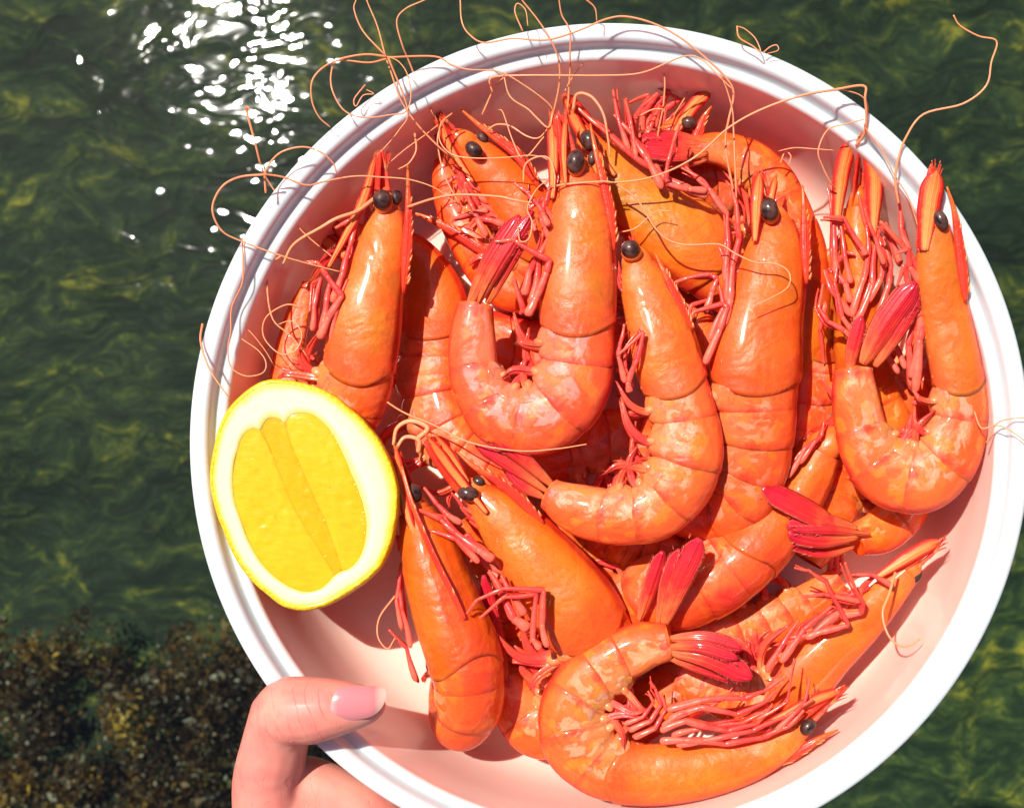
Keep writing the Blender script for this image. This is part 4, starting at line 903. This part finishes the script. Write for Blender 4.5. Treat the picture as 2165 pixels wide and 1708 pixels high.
n.links.new(ramp(n, e_, [(0.0, (0.72, 0.47, 0.01)), (0.10, (0.70, 0.55, 0.08)), (0.26, (0.68, 0.62, 0.34)), (0.75, (0.66, 0.62, 0.42)), (0.95, (0.70, 0.57, 0.17))]).outputs[0], b.inputs['Base Color'])
wet(b, 0.5, 0.15, 0.3, 0.3, 0.002, (1, .9, .5)); bump(n, b, nn.outputs['Fac'], 0.35, 0.0008)
put(mb, 'pith', m, lemon)
# pulp lobes and the membrane strip between them
def patch(name, outline, material, dome, base, nr=14):
    P = resamp(np.array([lc(c) for c in outline]), 110); cen = P.mean(0); mb = MB(); vs = []; at = []
    for i in range(nr + 1):
        t = 1 - i / nr
        for p in P:
            z = cen + (p - cen) * max(t, 0.01); hh = base + dome * (1 - t ** 4)
            hh += 1.3 * noise.noise(Vector((z[0] * .06, z[1] * .06, 3))) 
            vs.append(U(z[0], z[1], lem_h(*z) + hh)); at.append((1 - t, 0, 0))
    mb.add(vs, grid_faces(nr + 1, len(P)), at); return put(mb, name, material, lemon)
def pulp_mat(name, dark, light):
    m, n, b, o = mat(name); geo = n.nodes.new('ShaderNodeNewGeometry')
    mp = nd(n, 'ShaderNodeMapping'); mp.inputs['Rotation'].default_value = (0, 0, math.radians(-24)); mp.inputs['Scale'].default_value = (0.34, 1, 1)
    n.links.new(geo.outputs['Position'], mp.inputs['Vector'])
    a_ = nz(n, 640, 3, 0.6, mp.outputs[0], 0.6); c_ = nz(n, 60, 2, 0.5, geo.outputs['Position'])
    f = mth(n, 'ADD', mth(n, 'MULTIPLY', a_.outputs['Fac'], 0.6), mth(n, 'MULTIPLY', c_.outputs['Fac'], 0.4))
    n.links.new(ramp(n, f, [(0.3, dark), (0.7, light)]).outputs[0], b.inputs['Base Color'])
    wet(b, 0.18, 0.8, 0.06, 0.5, 0.005, (1, .7, .1)); bump(n, b, a_.outputs['Fac'], 0.14, 0.0006); return m
pm = pulp_mat('lemon_pulp', (0.72, 0.37, 0.003), (0.76, 0.46, 0.015)); pmd = pulp_mat('lemon_membrane', (0.66, 0.33, 0.002), (0.70, 0.39, 0.004))
patch('flesh_bed', [(x, y) for x, y in PULP], pmd, 0.3, -2.6)
patch('pulp_segment', [(405,400),(350,425),(315,470),(290,545),(270,640),(258,740),(265,830),(290,930),(325,1020),(370,1140),(440,1265),(530,1360),(620,1412),(720,1447),(800,1435),(870,1395),(912,1338),(870,1270),(800,1160),(700,1000),(620,850),(560,690),(500,550),(440,430)], pm, 2.0, -1.6)
patch('pulp_segment', [(600,345),(650,315),(710,306),(780,322),(850,375),(900,440),(950,530),(1000,640),(1050,770),(1085,880),(1108,980),(1112,1070),(1095,1170),(1060,1240),(1000,1300),(955,1308),(920,1200),(860,1030),(800,900),(720,720),(650,560),(605,440)], pm, 2.0, -1.6)
patch('membrane_strip', [(452,385),(480,350),(520,338),(565,350),(595,385),(612,440),(650,555),(722,715),(802,895),(862,1030),(922,1200),(950,1300),(912,1345),(870,1275),(800,1165),(700,1005),(620,855),(555,690),(500,545),(458,440)], pmd, 0.6, -1.4)
rn = random.Random(4); mb = MB()
for _ in range(80):
    t = rn.random()
    if t < 0.62:
        q = rn.random(); x = 890 + 200 * q + rn.gauss(0, 22); y = 430 + 620 * q + rn.gauss(0, 35)
    else: x = rn.uniform(330, 1040); y = rn.uniform(560, 1330)
    px, py = lc((x, y)); r = rn.uniform(1.0, 2.6); a = rn.gauss(-0.35, 0.4)
    ellipsoid(mb, U(px, py, lem_h(px, py) - 2.0), (np.array([math.cos(a), -math.sin(a), 0]) * r * rn.uniform(1.2, 2.4), np.array([math.sin(a), math.cos(a), 0]) * r * .8, K * r * .8), 8, 6)
m, n, b, o = mat('juice_vesicle'); b.inputs['Base Color'].default_value = (0.88, 0.68, 0.10, 1); wet(b, 0.08, 1.0, 0.03, 0.4, 0.003, (1, .8, .2))
ob = put(mb, 'juice_vesicles', m, lemon); ob['kind'] = 'stuff'

# ------------------------------------------------------------------ hand
hand = thing('hand', U(640, 1700, -80), 'bare hand gripping the bowl from below left, thumb hooked over the rim', 'hand')
m, n, b, o = mat('skin'); geo = n.nodes.new('ShaderNodeNewGeometry')
s1 = nz(n, 40, 3, 0.6, geo.outputs['Position'], 0.4); s2 = nz(n, 900, 4, 0.65, geo.outputs['Position'])
mpk = nd(n, 'ShaderNodeMapping'); mpk.inputs['Rotation'].default_value = (0, 0, math.radians(12)); mpk.inputs['Scale'].default_value = (1, .22, 1)
n.links.new(geo.outputs['Position'], mpk.inputs['Vector']); s3 = nz(n, 300, 3, 0.55, mpk.outputs[0], 1.5)
c = ramp(n, s1.outputs['Fac'], [(0.35, (0.72, 0.19, 0.155)), (0.65, (0.74, 0.31, 0.23))]).outputs[0]
c = mixc(n, mth(n, 'MULTIPLY', ramp(n, s3.outputs['Fac'], [(0.3, (1, 1, 1)), (0.42, (0, 0, 0))]).outputs[0], 0.16), c, (0.60, 0.13, 0.11))
sx = n.nodes.new('ShaderNodeSeparateXYZ'); n.links.new(geo.outputs['Position'], sx.inputs[0])
wn = nz(n, 70, 3, 0.6, geo.outputs['Position'])
ph = mth(n, 'ADD', mth(n, 'ADD', mth(n, 'MULTIPLY', sx.outputs[0], 235.0), mth(n, 'MULTIPLY', sx.outputs[1], 70.0)), mth(n, 'MULTIPLY', wn.outputs['Fac'], 1.9))
cr_ = ramp(n, mth(n, 'ABSOLUTE', mth(n, 'SUBTRACT', mth(n, 'FRACT', ph), 0.5)), [(0.0, (1, 1, 1)), (0.07, (0, 0, 0))]).outputs[0]
mk = mth(n, 'MULTIPLY', mth(n, 'MULTIPLY', mth(n, 'GREATER_THAN', sx.outputs[0], -0.134), mth(n, 'LESS_THAN', sx.outputs[0], -0.1085)), ramp(n, sx.outputs[2], [(0, (0, 0, 0)), (1, (1, 1, 1))]).outputs[0])
mk = mth(n, 'MULTIPLY', mk, mth(n, 'GREATER_THAN', sx.outputs[2], Z0 + 85 * S))
mk = mth(n, 'MULTIPLY', mk, ramp(n, wn.outputs['Fac'], [(0.42, (0.15, 0.15, 0.15)), (0.58, (1, 1, 1))]).outputs[0])
cr_ = mth(n, 'MULTIPLY', cr_, mk)
c = mixc(n, mth(n, 'MULTIPLY', cr_, 0.35), c, (0.62, 0.10, 0.10))
c = mixc(n, mth(n, 'MULTIPLY', mk, 0.30), c, (0.72, 0.15, 0.13))
n.links.new(c, b.inputs['Base Color']); wet(b, 0.46, 0.10, 0.3, 0.35, 0.005, (1, .35, .2))
hh = mth(n, 'ADD', mth(n, 'MULTIPLY', s2.outputs['Fac'], 0.25), mth(n, 'MULTIPLY', ramp(n, s3.outputs['Fac'], [(0.30, (0, 0, 0)), (0.42, (1, 1, 1))]).outputs[0], 0.5))
hh = mth(n, 'SUBTRACT', hh, mth(n, 'MULTIPLY', cr_, 0.9)); bump(n, b, hh, 0.40, 0.0006); M['skin'] = m
mb = MB()
def chain(pts, sub=8):
    A = crom([list(U(p[0], p[1], p[2])) + [p[3]] for p in pts], sub)
    for q in A: ellipsoid(mb, q[:3], (np.array([q[3], 0, 0]), np.array([0, q[3], 0]), K * q[3]), 14, 10)
chain([(781,1490,60,34),(762,1492,60,44),(735,1494,60,52),(705,1496,60,60),(675,1499,58,67),(645,1502,54,72),(618,1502,46,73),(600,1512,34,70)], 8)
chain([(600,1512,34,70),(588,1545,14,68),(578,1590,-8,71),(568,1640,-34,74),(572,1700,-60,80),(590,1765,-90,90),(640,1850,-130,105)], 7)
chain([(575,1660,-55,70),(625,1705,-76,66),(690,1745,-100,76),(760,1800,-140,92),(820,1860,-190,110)], 6)
chain([(640,1652,-72,58),(665,1660,-76,60),(722,1690,-90,66),(792,1742,-108,76),(870,1820,-140,84)], 6)
chain([(600,1850,-150,100),(640,1980,-200,120),(640,2150,-230,125),(600,2400,-240,130)], 6)
chain([(820,1860,-220,90),(840,1950,-260,95),(760,2050,-250,100)], 6)
# four fingers spread under the base of the bowl
for x0, y0, x1, y1, x2, y2, x3, y3, r in ((760,1740,900,1560,1010,1460,1090,1380,46),(820,1800,980,1660,1110,1560,1210,1480,48),(880,1850,1060,1740,1200,1660,1300,1600,46),(900,1930,1080,1850,1210,1790,1290,1750,40)):
    chain([(x0,y0,-330,r+14),(x1,y1,-432,r),(x2,y2,-428,r-3),(x3,y3,-420,r-12)], 10)
chain([(700,1750,-230,80),(800,1800,-330,85),(860,1880,-370,80)], 8)
ob = put(mb, 'hand_skin', M['skin'], hand)
md = ob.modifiers.new('remesh', 'REMESH'); md.mode = 'VOXEL'; md.voxel_size = 4.5 * S; md.use_smooth_shade = True
md = ob.modifiers.new('smooth', 'SMOOTH'); md.factor = 0.6; md.iterations = 8
# nail
def nl(c): return (446.1 + c[0] * .2623, 1379 + c[1] * .2623)
NC = [(962,470),(972,390),(1000,320),(1035,285),(1100,272),(1180,268),(1260,266),(1340,272),(1390,285),(1412,315),(1408,370),(1385,430),(1340,485),(1280,520),(1200,538),(1120,545),(1050,538),(990,515)]
P = resamp(np.array([nl(c) for c in NC]), 80); cen = P.mean(0); vs = []; at = []; mb = MB()
def nail_h(x, y):
    t = min(1, max(0, (x - 700) / 95)); cy = 1489 + 2 * t; r = 60 - 17 * t
    return 60 + math.sqrt(max(0, r * r - ((y - cy) * 0.82) ** 2)) + 0.5
for i in range(13):
    t = 1 - i / 12
    for p in P:
        z = cen + (p - cen) * max(t, .01); h = nail_h(*z) + 2.4 * (1 - t ** 3) - 1.5 * (t ** 8) - max(0, (z[0] - 790)) * 0.25
        vs.append(U(z[0], z[1], h)); at.append(((z[0] - 700) / 115, 1 - t, 0))
mb.add(vs, grid_faces(13, len(P)), at)
m, n, b, o = mat('thumb_nail'); atn = nd(n, 'ShaderNodeAttribute', attribute_name='pt'); sep = n.nodes.new('ShaderNodeSeparateColor'); n.links.new(atn.outputs['Color'], sep.inputs[0])
n.links.new(ramp(n, sep.outputs[0], [(0.0, (0.62, 0.33, 0.30)), (0.12, (0.60, 0.20, 0.22)), (0.78, (0.60, 0.19, 0.20)), (0.90, (0.62, 0.36, 0.30)), (1, (0.64, 0.46, 0.38))]).outputs[0], b.inputs['Base Color'])
wet(b, 0.25, 0.5, 0.12, 0.2, 0.003, (1, .5, .4)); put(mb, 'thumb_nail', m, hand)
